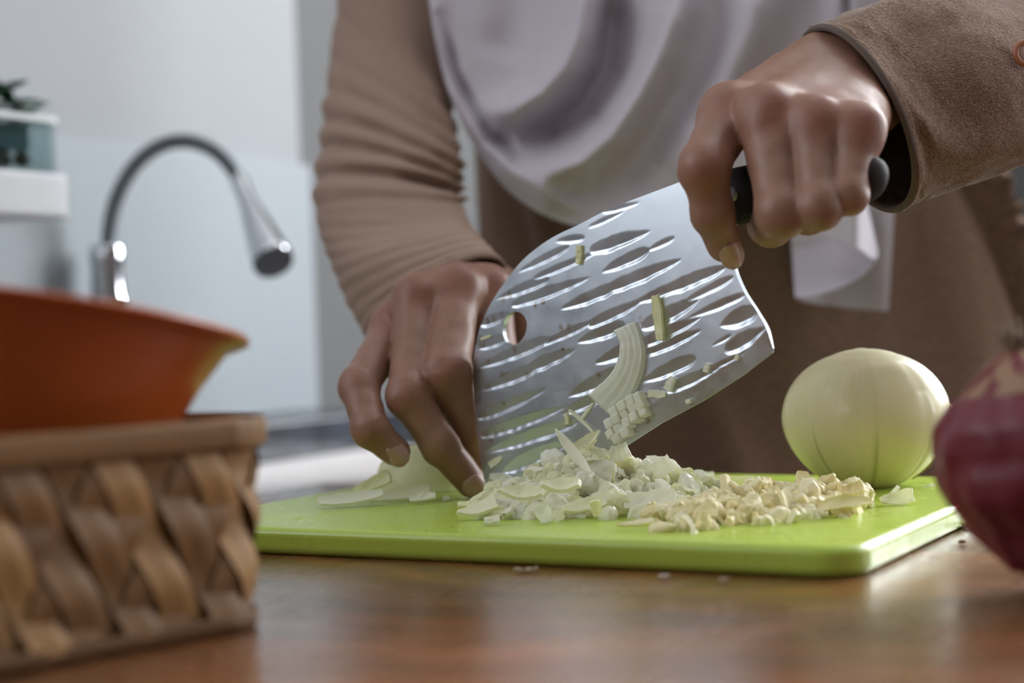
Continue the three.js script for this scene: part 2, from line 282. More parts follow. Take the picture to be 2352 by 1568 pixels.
// white counter with a dark stone ledge along the wall
const CTOP = EYE.y - 0.112 * S, LEDGE = EYE.y - 0.0773 * S, LF = -0.892 * S, CF = -0.685 * S;
{
  const c = thing('kitchen_counter', room((LEFT + CF) / 2, 0, 0.3), 'white kitchen counter with a dark veined stone ledge along the white wall', 'counter');
  part('worktop', roomBox(LEFT + 0.0225, CF, CTOP - 0.035, CTOP, -1.6, 1.19, 0.004), M.worktop, c);
  part('ledge', boxUV(roomBox(LEFT + 0.0225, LF, CTOP, LEDGE, -1.6, 1.62, 0.003)), M.granite, c, 'dark grey stone ledge with pale veins');
  part('cabinet', roomBox(LEFT + 0.0225, CF - 0.03, 0.08, CTOP - 0.035, -1.6, 1.18), M.cabinet, c);
  part('plinth', roomBox(LEFT + 0.0225, CF - 0.08, 0, 0.08, -1.6, 1.18), M.dark, c);
}
// table
const TL = -0.665 * S, TFAR = 0.815, TNEAR = 0.1, TR = 0.95;
{
  const t = thing('dining_table', room((TL + TR) / 2, 0, (TFAR + TNEAR) / 2), 'glossy reddish brown wooden table under the cutting board', 'table');
  part('tabletop', boxUV(roomBox(TL, TR, TABLE - 0.035, TABLE, TNEAR, TFAR, 0.006).rotateY(-TURN)).rotateY(TURN), M.wood, t);
  for (const [x, d] of [[TL + 0.06, TNEAR + 0.06], [TR - 0.06, TNEAR + 0.06], [TL + 0.06, TFAR - 0.06], [TR - 0.06, TFAR - 0.06]]) part('leg', roomBox(x - 0.03, x + 0.03, 0, TABLE - 0.035, d - 0.03, d + 0.03, 0.006), M.wood, t);
  for (const d of [TNEAR + 0.06, TFAR - 0.06]) part('apron', roomBox(TL + 0.09, TR - 0.09, TABLE - 0.11, TABLE - 0.035, d - 0.012, d + 0.012, 0.002), M.wood, t);
}

// ------------------------------------------------------------------ cutting board
const BT = 0.0124 * S, BOARD = TABLE + BT;
const bx1 = -0.198 * S, bx0 = bx1 - 0.3475 * S, bd0 = 0.619 * S, bd1 = 0.897 * S;
{
  const t = thing('cutting_board', room((bx0 + bx1) / 2, TABLE, (bd0 + bd1) / 2), 'bright green plastic cutting board with rounded corners on the wooden table', 'cutting board');
  const w = bx1 - bx0, l = bd1 - bd0, r = 0.016, sh = new THREE.Shape();
  const a = w / 2, b = l / 2; sh.moveTo(-a + r, -b); sh.lineTo(a - r, -b); sh.absarc(a - r, -b + r, r, -Math.PI / 2, 0); sh.lineTo(a, b - r); sh.absarc(a - r, b - r, r, 0, Math.PI / 2); sh.lineTo(-a + r, b); sh.absarc(-a + r, b - r, r, Math.PI / 2, Math.PI); sh.lineTo(-a, -b + r); sh.absarc(-a + r, -b + r, r, Math.PI, 1.5 * Math.PI);
  const bev = 0.0034, g = new THREE.ExtrudeGeometry(sh, { depth: BT - 2 * bev, bevelEnabled: true, bevelThickness: bev, bevelSize: bev, bevelOffset: -bev, bevelSegments: 5, curveSegments: 16 });
  g.translate(0, 0, bev); g.rotateX(-Math.PI / 2); g.rotateY(TURN); g.translate(t.position.x, TABLE, t.position.z);
  part('slab', boxUV(g), M.board, t);
}
const boardAt = (px, py) => onPlane(px, py, V(0, BOARD, 0), V(0, 1, 0));
const tableAt = (px, py) => onPlane(px, py, V(0, TABLE, 0), V(0, 1, 0));
const depthOf = (p) => p.clone().sub(EYE).dot(V(0, 0, -1).transformDirection(CAMM)) / S;

// ------------------------------------------------------------------ cleaver
const YAW = 40 * Math.PI / 180, K0 = P(1100, 900, 0.865), KN = V(-Math.sin(YAW), 0, Math.cos(YAW)), KU = V(Math.cos(YAW), 0, Math.sin(YAW));
const kuv = (px, py) => { const p = onPlane(px, py, K0, KN).sub(K0); return [p.dot(KU), p.y]; };
const kpos = (u, v, w) => K0.clone().addScaledVector(KU, u).addScaledVector(KN, w).add(V(0, v, 0));
const z3 = ([x, y]) => [1060 + x / 1.9605, 400 + y / 1.9605];
const knife = thing('cleaver', kpos(0.03, -0.03, 0), 'steel cleaver with a dimpled blade and dark handle, held over the board', 'knife');
const GROOVES = [[580, 238, 745, 165, 11], [645, 170, 810, 128, 12], [430, 302, 560, 285, 15], [262, 440, 490, 325, 17], [585, 345, 858, 255, 27], [640, 440, 850, 340, 24], [840, 345, 965, 285, 12], [165, 560, 400, 470, 20], [330, 470, 640, 340, 16], [450, 608, 720, 500, 24], [640, 530, 1000, 382, 26], [235, 590, 585, 465, 23], [95, 675, 225, 625, 22], [578, 682, 830, 565, 22], [760, 590, 1190, 420, 24], [820, 690, 1080, 560, 30], [1000, 580, 1230, 462, 16], [800, 775, 1090, 640, 24], [1020, 650, 1280, 542, 16], [528, 757, 740, 675, 26], [80, 785, 210, 735, 20], [85, 870, 400, 740, 25], [340, 780, 590, 665, 16], [608, 852, 790, 770, 26], [820, 812, 1090, 700, 22], [1172, 682, 1337, 612, 32], [1195, 795, 1375, 690, 28], [1130, 775, 1220, 725, 8], [85, 975, 360, 862, 24], [300, 880, 520, 788, 26], [815, 935, 1060, 828, 26], [485, 1000, 740, 880, 30], [930, 975, 1180, 860, 22], [1120, 880, 1290, 800, 10], [82, 1095, 390, 965, 26], [95, 1178, 480, 1045, 24], [460, 1080, 660, 985, 24], [105, 1255, 530, 1110, 26], [200, 1335, 520, 1190, 30]]
  .map(([ax, ay, bx, by, w]) => { const [au, av] = kuv(...z3([ax, ay])), [bu, bv] = kuv(...z3([bx, by])); return [au, av, bu, bv, w / 1.9605 * 0.84 * S / F * 1.25]; });
{
  const outline = smoothLine([[126, 1452], [96, 1300], [80, 1180], [66, 1010], [60, 900], [64, 815], [78, 740], [98, 672], [130, 600], [165, 540], [200, 490], [270, 400], [330, 345], [400, 295], [460, 262], [520, 235]], 60).map(z3)
    .concat([[640, 172], [760, 122], [990, 36], [1090, -2], [1180, -30], [1258, 150], [1256, 200], [1243, 262], [1222, 330], [1226, 372]].map(z3))
    .concat(smoothLine([[1230, 400], [1245, 452], [1280, 530], [1335, 616], [1378, 690], [1406, 785]], 24).map(z3))
    .concat([[1403, 802], [1385, 818], [1270, 905], [1090, 1020], [900, 1122], [740, 1225], [560, 1320], [360, 1402], [180, 1462]].map(z3)).map(([x, y]) => kuv(x, y));
  const edge = [[1403, 802], [1385, 818], [1270, 905], [1090, 1020], [900, 1122], [740, 1225], [560, 1320], [360, 1402], [126, 1462]].map(z3).map(([x, y]) => kuv(x, y));
  const hole = smoothLine([[246, 618], [280, 628], [301, 665], [296, 715], [270, 755], [240, 770], [210, 758], [194, 715], [200, 665], [220, 632]], 40, true).map(z3).map(([x, y]) => kuv(x, y));
  const so = polySDF(outline), shole = polySDF(hole), sdf = (u, v) => Math.max(so(u, v), -shole(u, v));
  let u0 = 1, u1 = -1, v0 = 1, v1 = -1; for (const [u, v] of outline) { u0 = Math.min(u0, u); u1 = Math.max(u1, u); v0 = Math.min(v0, v); v1 = Math.max(v1, v); }
  const cut = (u, v) => {
    let d = 0;
    for (const [au, av, bu, bv, w] of GROOVES) {
      const du = bu - au, dv = bv - av, L = Math.hypot(du, dv), t = ((u - au) * du + (v - av) * dv) / (L * L); if (t < 0 || t > 1) continue;
      const q = ((v - av) * du - (u - au) * dv) / L, ww = w * 2.05 * Math.pow(clamp(Math.sin(au * 9e4) > 0 ? t : 1 - t, 0.01, 1), 0.40) * Math.pow(clamp(Math.sin(au * 9e4) > 0 ? 1 - t : t, 0.01, 1), 0.70) * (1 + 0.18 * noise(u * 260, v * 90, au * 300));
      const s = q / ww; if (s < -1 || s > 1) continue;
      const prof = s > -0.5 ? (1 - s) / 1.5 : (s + 1) / 0.5; d = Math.max(d, prof * ww * 0.21);
    }
    return d;
  };
  const bevel = (u, v) => { const d = toLine(u, v, edge)[0]; return d < 0.0088 ? (0.0088 - d) / 0.0088 * 0.00085 : 0; };
  const rough = (u, v) => 0.00004 * fbm(u * 70, v * 70, 5, 2);
  const rust = [[125, 660], [150, 650], [90, 885], [130, 835], [300, 905], [245, 785], [375, 575], [225, 540], [490, 690], [455, 690], [625, 905], [815, 655], [480, 1130], [845, 1110], [465, 790], [340, 590]].map((p) => kuv(...z3(p)));
  const colour = (u, v) => {
    let r = 0; for (const [a, b] of rust) { const d = Math.hypot((u - a), (v - b) * 0.7); r = Math.max(r, (1 - sstep(0.0004, 0.0017, d)) * clamp(0.5 + 1.4 * noise(u * 900, v * 900, 2))); }
    r = Math.max(r, 0.5 * sstep(0.33, 0.5, fbm(u * 160, v * 160, 31) + 0.35 * sstep(0.05, -0.005, u) - 0.12));
    return [lerp(0.55, 0.28, r), lerp(0.585, 0.18, r), lerp(0.64, 0.08, r)];
  };
  const g = plate(sdf, u0 - 0.0011, u1 + 0.001, v0 - 0.0011, v1 + 0.001, 0.0005, (u, v) => kpos(u, v, 0.0012 - cut(u, v) - bevel(u, v) + rough(u, v)), (u, v) => kpos(u, v, -0.0012 + bevel(u, v)));
  const uv = g.attributes.uv, col = new Float32Array(uv.count * 3); for (let i = 0; i < uv.count; i++) col.set(colour(uv.getX(i), uv.getY(i)), i * 3);
  g.setAttribute('color', new THREE.BufferAttribute(col, 3));
  M.steel = phys({ color: 0xffffff, vertexColors: true, metalness: 1, roughness: 0.75, roughnessMap: steelRough });
  part('blade', g, M.steel, knife, 'steel blade with hammered hollows, a round hole and rust specks');
  // handle: an oval section swept along the grip
  const path = [[1688, 452], [1730, 438], [1800, 416], [1880, 396], [1950, 390], [1998, 414]].map(([x, y]) => kpos(...kuv(x, y), 0));
  const hh = [68, 62, 52, 54, 58, 52], curve = new THREE.CatmullRomCurve3(path);
  const rings = path.map((c, i) => { const t = curve.getTangent(i / 5), up = V(0, 1, 0).addScaledVector(t, -t.y).normalize(); return { c, a: up.multiplyScalar(pxm(hh[i], 0.75)), b: KN.clone().multiplyScalar(0.0078) }; });
  const grain = texture(256, 256, (x, y) => { const k = 1 + 0.5 * fbm(x / 6, y / 70, 3); return [46 * k, 36 * k, 34 * k]; });
  M.handle = phys({ color: rgb(0.8, 0.8, 0.85), map: grain, roughness: 0.62, specularIntensity: 0.5 }); grain.repeat.set(20, 20);
  const tube = ringTube(rings, 50, 32), capG = [];
  for (const i of [0, 5]) { const s = new THREE.SphereGeometry(1, 24, 12), m = new THREE.Matrix4().makeBasis(rings[i].a, rings[i].b, curve.getTangent(i / 5).multiplyScalar(0.006)); m.setPosition(rings[i].c); s.applyMatrix4(m); capG.push(s); }
  part('handle', mergeGeometries([tube, ...capG]), M.handle, knife, 'dark wooden handle with metal rivets');
  for (const [x, y] of [[1706, 448], [1815, 416], [1930, 394]]) { const c = new THREE.SphereGeometry(1, 20, 12); c.scale(pxm(17, 0.75), pxm(17, 0.75), 0.0024); c.rotateY(-YAW); const p = kpos(...kuv(x, y), 0.0076); c.translate(p.x, p.y, p.z); part('rivet', c, M.rivet, knife); }
}

// ------------------------------------------------------------------ the person
const person = thing('person', P(1702, 784, 1.27).setY(0), 'person in a beige wool coat and pale lavender scarf, chopping onion at the board', 'person');
const J = (px, py, D, r) => { const p = P(px, py, D); p.r = pxm(r, D); return p; };
const knifeD = (px) => 0.8508 / (1 + 0.839 * ((px - W / 2) / F + 0.003));
// hand that holds the cleaver
const R = {
  wrist: J(2010, 180, 0.815, 94),
  index: [J(1674, 266, 0.762, 64), J(1617, 384, 0.735, 56), J(1637, 490, 0.742, 47), J(1664, 562, 0.752, 41)],
  middle: [J(1762, 270, 0.742, 66), J(1796, 488, 0.720, 56), J(1770, 512, 0.764, 50), J(1752, 440, 0.785, 45)],
  ring: [J(1868, 292, 0.732, 58), J(1882, 474, 0.713, 50), J(1855, 488, 0.754, 46), J(1842, 425, 0.778, 43)],
  pinky: [J(1968, 305, 0.727, 55), J(1948, 448, 0.714, 43), J(1920, 452, 0.750, 41), J(1908, 405, 0.768, 38)],
  thumb: [J(1930, 260, 0.82, 70), J(1830, 380, 0.815, 60), J(1745, 430, 0.800, 50), J(1690, 440, 0.795, 42)],
};
// hand that steadies the onion
const L = {
  wrist: J(1035, 650, 0.995, 84),
  pinky: [J(908, 752, 0.912, 50), J(824, 888, 0.868, 44), J(850, 985, 0.852, 41), J(910, 1037, 0.855, 34)],
  ring: [J(960, 690, 0.902, 52), J(938, 908, 0.862, 48), J(1010, 1022, 0.862, 42), J(1083, 1108, 0.872, 36)],
  middle: [J(1050, 668, 0.905, 54), J(1024, 856, 0.868, 55), J(1078, 980, 0.880, 46), J(1112, 1062, 0.892, 37)],
  index: [J(1120, 672, 0.922, 54), J(1140, 840, 0.898, 52), J(1160, 950, 0.902, 44), J(1178, 1030, 0.908, 38)],
  thumb: [J(1160, 680, 0.962, 50), J(1225, 740, 0.935, 54), J(1245, 860, 0.925, 46), J(1230, 950, 0.918, 38)],
};
function handField(h, kPalm, knuckle) {
  const names = ['index', 'middle', 'ring', 'pinky'];
  for (const n of [...names, 'thumb']) {
    const f = h[n], b = new THREE.Box3().setFromPoints(f); f.mid = b.getCenter(V(0, 0, 0)); f.reach = Math.max(...f.map((p) => p.distanceTo(f.mid) + p.r)) + 0.012;
    f.creases = (h === R ? (n === 'index' ? [1, 2] : []) : [1, 2]).map((i) => ({ p: f[i], a: f[i + 1].clone().sub(f[i - 1]).normalize() }));
  }
  return (x, y, z) => {
    let fingers = 1e9;
    for (const n of [...names, 'thumb']) {
      const f = h[n]; let d = 1e9; if (Math.hypot(x - f.mid.x, y - f.mid.y, z - f.mid.z) > f.reach) continue;
      for (let i = 0; i + 1 < f.length; i++) d = smin(d, capsule(x, y, z, f[i], f[i + 1], f[i].r, f[i + 1].r), 0.0035);
      if (n !== 'thumb') for (let i = 1; i < f.length - 1 && i < 3; i++) { const q = f[i]; d = smin(d, Math.hypot(x - q.x, y - q.y, z - q.z) - q.r * (i === 1 ? 1.0 : 0.97), 0.003); }
      if (n !== 'thumb' && d < 0.004) for (const c of f.creases) { const s = (x - c.p.x) * c.a.x + (y - c.p.y) * c.a.y + (z - c.p.z) * c.a.z; if (Math.abs(s) < 0.006 && (x - c.p.x) ** 2 + (y - c.p.y) ** 2 + (z - c.p.z) ** 2 < (1.5 * c.p.r) ** 2) d += 0.00042 * (Math.exp(-(((s - 0.0017) / 0.0008) ** 2)) + Math.exp(-(((s + 0.0019) / 0.0008) ** 2)) + 0.6 * Math.exp(-((s / 0.0007) ** 2))) * (0.6 + 0.6 * noise(x * 300, y * 300, z * 300)); }
      fingers = smin(fingers, d, 0.0009);
    }
    let palm = 1e9;
    for (let i = 0; i < 4; i++) { const f = h[names[i]], w = h.spread[i]; palm = smin(palm, capsule(x, y, z, f[0], w, f[0].r * 0.97, w.r), 0.010); }
    palm = smin(palm, capsule(x, y, z, h.thumb[0], h.wrist, h.thumb[0].r, h.wrist.r * 0.8), 0.012);
    palm = smin(palm, capsule(x, y, z, h.wrist, h.arm, h.wrist.r * 0.92, h.wrist.r * 0.92), 0.016);
    for (const n of names) { const q = h[n][0]; palm = smin(palm, Math.hypot(x - q.x - knuckle.x, y - q.y - knuckle.y, z - q.z - knuckle.z) - q.r * 0.66, 0.009); }
    return smin(fingers, palm, kPalm) + 0.0005 * noise(x * 110, y * 110, z * 110);
  };
}
const spreadOf = (h, pts) => pts.map((p) => J(...p));
R.spread = spreadOf(R, [[1915, 126, 0.815, 72], [1955, 160, 0.808, 74], [1985, 205, 0.803, 72], [1992, 252, 0.800, 66]]);
R.arm = J(2230, 130, 0.90, 92);
L.spread = spreadOf(L, [[1100, 640, 0.985, 62], [1065, 640, 0.982, 66], [1030, 655, 0.980, 64], [990, 680, 0.976, 58]]);
L.arm = J(950, 540, 1.05, 80);
const skinColour = (spots) => (x, y, z) => {
  let red = 0; for (const [q, r, k] of spots) red = Math.max(red, k * Math.exp(-(((x - q.x) ** 2 + (y - q.y) ** 2 + (z - q.z) ** 2) / (r * r))));
  const m = fbm(x * 70, y * 70, z * 70) * 0.5, f = noise(x * 420, y * 420, z * 420) * 0.06; red = clamp(red + m * 0.5);
  const k = 1 + f + m * 0.25; return [lerp(0.40, 0.385, red) * k, lerp(0.208, 0.142, red) * k, lerp(0.137, 0.100, red) * k];
};
function bounds(h, pad) { const b = new THREE.Box3(); for (const n of ['index', 'middle', 'ring', 'pinky', 'thumb']) for (const p of h[n]) b.expandByPoint(p); for (const p of [...h.spread, h.wrist]) b.expandByPoint(p); return b.expandByScalar(pad); }
let bodyMesh;
{
  const rb = bounds(R, 0.022), lb = bounds(L, 0.024), cell = 0.0012;
  const kn = (h, r, k, up) => ['index', 'middle', 'ring', 'pinky'].map((n) => [h[n][0].clone().add(V(0, up, h[n][0].r)), r, k]);
  const fr = (h, n, i, r, k) => [h[n][i].clone().add(V(0, 0, h[n][i].r)), r, k];
  const rg = surfaceNets(handField(R, 0.007, V(0.001, 0.003, 0.0045)), rb.min, rb.max, cell, skinColour([...kn(R, 0.009, 0.85, 0.001), fr(R, 'index', 1, 0.010, 0.5), fr(R, 'middle', 2, 0.012, 0.35), fr(R, 'ring', 2, 0.011, 0.3)]));
  const lg = surfaceNets(handField(L, 0.007, V(0, 0.003, 0.003)), lb.min, lb.max, cell, skinColour([...kn(L, 0.010, 0.75, 0.003), fr(L, 'ring', 1, 0.009, 0.45), fr(L, 'middle', 1, 0.010, 0.6), fr(L, 'pinky', 1, 0.010, 0.4), fr(L, 'pinky', 2, 0.010, 0.4)]));
  // arms and trunk, under the clothes
  const am1 = P(890, 0, 1.195), sh1 = P(1005, -760, 1.25), sh2 = V(0.33, 1.34, -1.10), el1 = P(885, 395, 1.12), el2 = P(2780, 60, 1.05), chest = V(0.15, 1.28, -1.115), hip = V(0.15, 0.86, -1.115);
  const trunk = (x, y, z) => {
    let d = capsule(x, y, z, hip, chest, 0.085, 0.085); d = smin(d, capsule(x, y, z, sh1, sh2, 0.028, 0.04), 0.03);
    d = smin(d, capsule(x, y, z, sh1, am1, 0.018, 0.014), 0.004); d = smin(d, capsule(x, y, z, am1, el1, 0.014, 0.020), 0.004); d = smin(d, capsule(x, y, z, el1, L.wrist, 0.026, L.wrist.r * 0.8), 0.01);
    d = smin(d, capsule(x, y, z, sh2, el2, 0.035, 0.028), 0.02); d = smin(d, capsule(x, y, z, el2, R.wrist, 0.028, R.wrist.r * 0.8), 0.01);
    return smin(d, capsule(x, y, z, chest, V(0.15, 1.46, -1.11), 0.05, 0.045), 0.03);
  };
  const tg = surfaceNets(trunk, V(-0.12, 0.74, -1.43), V(0.52, 1.54, -0.6), 0.011, () => [0.42, 0.25, 0.18]);
  bodyMesh = part('body', mergeGeometries([rg, lg, tg]), M.skin, person);
}
// a nail on the last joint of a finger, on the side that faces out
function nail(a, b, out, wide, long, fore) {
  const dir = b.clone().sub(a).normalize(), n = out.clone().addScaledVector(dir, -out.dot(dir)).normalize(), s = dir.clone().cross(n), r = b.r * 1.035, nu = 14, nv = 16, p = [], idx = [];
  const c0 = b.clone().addScaledVector(dir, fore);
  for (const top of [1, 0]) for (let j = 0; j <= nv; j++) for (let i = 0; i <= nu; i++) {
    const u = i / nu * 2 - 1, v = j / nv * 2 - 1, round = Math.pow(1 - Math.pow(Math.abs(v), 3.2) * 0.55, 0.5), ph = u * wide * round, along = v * long * Math.pow(1 - Math.pow(Math.abs(u), 3) * 0.35, 0.5);
    const dip = along > 0 ? along * along * 30 : 0, rr = r * (top ? 1.035 - 0.05 * u * u : 0.86) - dip;
    const q = c0.clone().addScaledVector(dir, along).addScaledVector(n, rr * Math.cos(ph)).addScaledVector(s, rr * Math.sin(ph)); p.push(q.x, q.y, q.z);
  }
  const m = (nu + 1) * (nv + 1), k = nu + 1;
  for (let j = 0; j < nv; j++) for (let i = 0; i < nu; i++) { const o = j * k + i; idx.push(o, o + 1, o + k, o + 1, o + k + 1, o + k, m + o, m + o + k, m + o + 1, m + o + 1, m + o + k, m + o + k + 1); }
  const rim = []; for (let i = 0; i < nu; i++) rim.push(i); for (let j = 0; j < nv; j++) rim.push(j * k + nu); for (let i = nu; i > 0; i--) rim.push(nv * k + i); for (let j = nv; j > 0; j--) rim.push(j * k);
  rim.forEach((o, i) => { const q = rim[(i + 1) % rim.length]; idx.push(o, m + o, q, q, m + o, m + q); });
  const g = new THREE.BufferGeometry(); g.setAttribute('position', new THREE.BufferAttribute(new Float32Array(p), 3)); g.setIndex(idx); g.computeVertexNormals();
  part('fingernail', g, M.nail, bodyMesh);
}
nail(R.index[2], R.index[3], V(0.05, 0.12, 1), 0.80, 0.0062, 0.0022);
nail(L.pinky[2], L.pinky[3], V(0.05, -0.15, 1), 0.85, 0.0055, 0.0005);
nail(L.ring[2], L.ring[3], V(0.12, -0.05, 1), 0.85, 0.0062, 0.0005);
// coat: body of the garment
{
  const c0 = P(1702, 784, 1.27), p = [], uv = [], idx = [], nt = 220, nh = 150, y0 = 0.04, y1 = 1.43;
  for (let j = 0; j <= nh; j++) for (let i = 0; i <= nt; i++) {
    const y = lerp(y0, y1, j / nh), th = i / nt * Math.PI * 2, k = (y - 0.90), flare = k < 0 ? 1 - k * 0.28 : 1 + 0.02 * k, top = y > 1.28 ? 1 - ((y - 1.28) / 0.15) ** 2 * 0.45 : 1;
    const rx = 0.169 * flare * top, rz = 0.115 * flare * top, front = Math.sin(th);
    const slant = th + k * 0.9, wide = Math.cos(th) > 0 ? lerp(1, 1 + clamp((0.055 - k) * 1.7, -0.04, 0.34), sstep(0, 0.9, Math.cos(th))) : 1;
    let d = 0.004 * Math.sin(slant * 9 + 1) * (0.4 + 0.6 * clamp(-k * 3 + 0.6)) + 0.006 * fbm(Math.cos(th) * 4, y * 2.5, front * 3);
    for (const [a, w, h] of [[0.50, 0.034, 0.026], [2.3, 0.10, 0.010], [1.9, 0.08, 0.008]]) d += h * Math.exp(-(((th - a - k * 2.0) / w) ** 2));
    p.push(c0.x + Math.cos(th) * (rx * wide + d), y, c0.z + Math.sin(th) * (rz + d)); uv.push(th * 0.16, y);
    if (i < nt && j < nh) { const o = j * (nt + 1) + i, q = o + nt + 1; idx.push(o, q, o + 1, o + 1, q, q + 1); }
  }
  const g = new THREE.BufferGeometry(); g.setAttribute('position', new THREE.BufferAttribute(new Float32Array(p), 3)); g.setAttribute('uv', new THREE.BufferAttribute(new Float32Array(uv), 2)); g.setIndex(idx); g.computeVertexNormals();
  part('coat', g, M.coat, person, 'long beige brown wool coat');
}
// fitted sleeve with pushed-up creases
{
  const ring = (lx, ly, rx, ry, D, deep, tilt = 0) => { const l = P(lx, ly, D), r = P(rx, ry, D), c = l.clone().add(r).multiplyScalar(0.5); const a = r.clone().sub(l).multiplyScalar(0.5); return { c, a, b: V(0, tilt, 1).normalize().multiplyScalar(a.length() * deep) }; };
  const near = (lx, ly, rx, ry, D, mx, my, Dm) => { const l = P(lx, ly, D), r = P(rx, ry, D), c = l.clone().add(r).multiplyScalar(0.5); return { c, a: r.sub(l).multiplyScalar(0.5), b: P(mx, my, Dm).sub(c) }; };
  const rs = [near(862, 798, 1160, 640, 0.965, 1031, 612, 0.925), near(824, 742, 1122, 580, 0.985, 990, 600, 0.935), near(775, 645, 1088, 528, 1.005, 935, 555, 0.955), ring(738, 540, 1066, 482, 1.03, 0.85, -0.05), ring(722, 440, 1058, 440, 1.06, 0.9, 0), ring(735, 330, 1062, 360, 1.09, 0.9, 0), ring(748, 210, 1042, 240, 1.12, 0.9, 0), ring(762, 80, 1010, 90, 1.16, 0.9, 0), ring(785, -90, 985, -90, 1.19, 0.9, 0), ring(830, -420, 1030, -420, 1.23, 0.9, 0), ring(930, -760, 1080, -760, 1.25, 0.9, 0)];
  const creases = [[0.405, 0.011, -0.0115, 0.016, -0.036], [0.430, 0.012, 0.0065, 0.020, -0.036], [0.375, 0.016, 0.006, 0.014, -0.032], [0.455, 0.010, -0.0080, 0.030, -0.032], [0.478, 0.011, 0.0045, 0.034, -0.030], [0.500, 0.010, -0.0070, 0.040, -0.026], [0.525, 0.012, 0.0040, 0.044, -0.022], [0.550, 0.011, -0.0050, 0.050, -0.020], [0.595, 0.012, -0.0042, 0.058, -0.014], [0.655, 0.012, -0.0050, 0.075, -0.012], [0.345, 0.009, -0.0025, 0.012, -0.03]];
  const bump = (t, th) => {
    const cs = Math.cos(th), sn = Math.sin(th); let d = 0;
    for (const [c, w, h, k, m] of creases) { const q = (t - c + k * cs - m * (1 - Math.abs(sn)) * 0) / w - (sn > 0 ? m * 20 * sn : 0) * 0; d += h * Math.exp(-(((t - c + k * cs + m * sn * 0.7) / w) ** 2)) * (0.65 + 0.25 * sn) * (0.75 + 0.28 * cs) * (0.75 + 0.5 * noise(cs * 2, sn * 2, c * 40)); }
    const low = sstep(0.37, 0.30, t); d += low * 0.0007 * Math.sin((t + 0.03 * cs) * 170 + 1.5 * noise(cs * 2, sn * 2, 4)) * (0.6 + 0.4 * noise(cs * 3, t * 14, 8)); d += 0.002 * fbm(cs * 2, sn * 2, t * 8);
    return d;
  };
  const s = part('sleeve', ringTube(rs, 260, 96, bump, 14), M.knit, person, 'fitted beige knit sleeve creased at the elbow');
  const hem = []; for (let j = 0; j <= 80; j++) { const th = j / 80 * Math.PI * 2; hem.push(rs[0].c.clone().addScaledVector(rs[0].a, Math.cos(th) * 0.985).addScaledVector(rs[0].b, Math.sin(th) * 0.985)); }
  part('cuff', new THREE.TubeGeometry(new THREE.CatmullRomCurve3(hem.slice(0, -1), true), 120, 0.0013, 8, true), M.knit, s);
}
// wide wool sleeve
{
  const ring = (l, r, m, D, Dm) => { const a = P(...l, D), b = P(...r, D), c = a.clone().add(b).multiplyScalar(0.5); return { c, a: b.sub(a).multiplyScalar(0.5), b: P(...m, Dm).sub(c) }; };
  const rs = [ring([1868, 64], [2064, 482], [2062, 236], 0.805, 0.770), ring([1960, 22], [2130, 458], [2140, 220], 0.825, 0.785), ring([2100, -18], [2330, 386], [2300, 150], 0.85, 0.80), ring([2280, -80], [2560, 340], [2500, 100], 0.90, 0.85), ring([2560, -190], [2800, 260], [2760, 0], 1.00, 0.93), ring([2440, -560], [2860, -420], [2700, -480], 1.15, 1.05), ring([2160, -800], [2490, -760], [2330, -780], 1.24, 1.14)];
  const bump = (t, th) => { const cs = Math.cos(th), sn = Math.sin(th); return 0.0030 * Math.exp(-(((th - 2.45 - t * 1.4) / 0.16) ** 2)) * sstep(0.04, 0.14, t) + 0.0035 * Math.exp(-(((th - 1.5 + t * 2.6) / 0.22) ** 2)) * sstep(0.02, 0.1, t) - 0.0030 * Math.exp(-(((th - 1.95 - t * 0.8) / 0.25) ** 2)) * sstep(0.03, 0.12, t) + 0.003 * fbm(cs * 2, sn * 2, t * 9) + (t < 0.035 ? 0.0007 : 0); };
  const s = part('sleeve', ringTube(rs, 200, 110, bump, 22), M.coat, person, 'wide beige wool sleeve with an open cuff');
  const hem = []; for (let j = 0; j < 90; j++) { const th = j / 90 * Math.PI * 2; hem.push(rs[0].c.clone().addScaledVector(rs[0].a, Math.cos(th) * 0.985).addScaledVector(rs[0].b, Math.sin(th) * 0.985)); }
  part('cuff', new THREE.TubeGeometry(new THREE.CatmullRomCurve3(hem, true), 140, 0.0016, 8, true), M.coat, s);
  const b = new THREE.TorusGeometry(pxm(24, 0.85), pxm(7, 0.85), 12, 32); const d = new THREE.SphereGeometry(1, 24, 12); d.scale(pxm(20, 0.85), pxm(20, 0.85), pxm(6, 0.85));
  const bg = mergeGeometries([b]); M.button = phys({ color: rgb(0.35, 0.13, 0.07), roughness: 0.4 }); M.buttonIn = phys({ color: rgb(0.45, 0.33, 0.26), roughness: 0.5 });
  const pos = P(2356, 122, 0.805); for (const g of [bg, d]) { g.rotateY(0.2); g.translate(pos.x, pos.y, pos.z); }
  const bt = part('button', bg, M.button, s, 'brown button with a paler face'); part('button_face', d, M.buttonIn, bt);
}
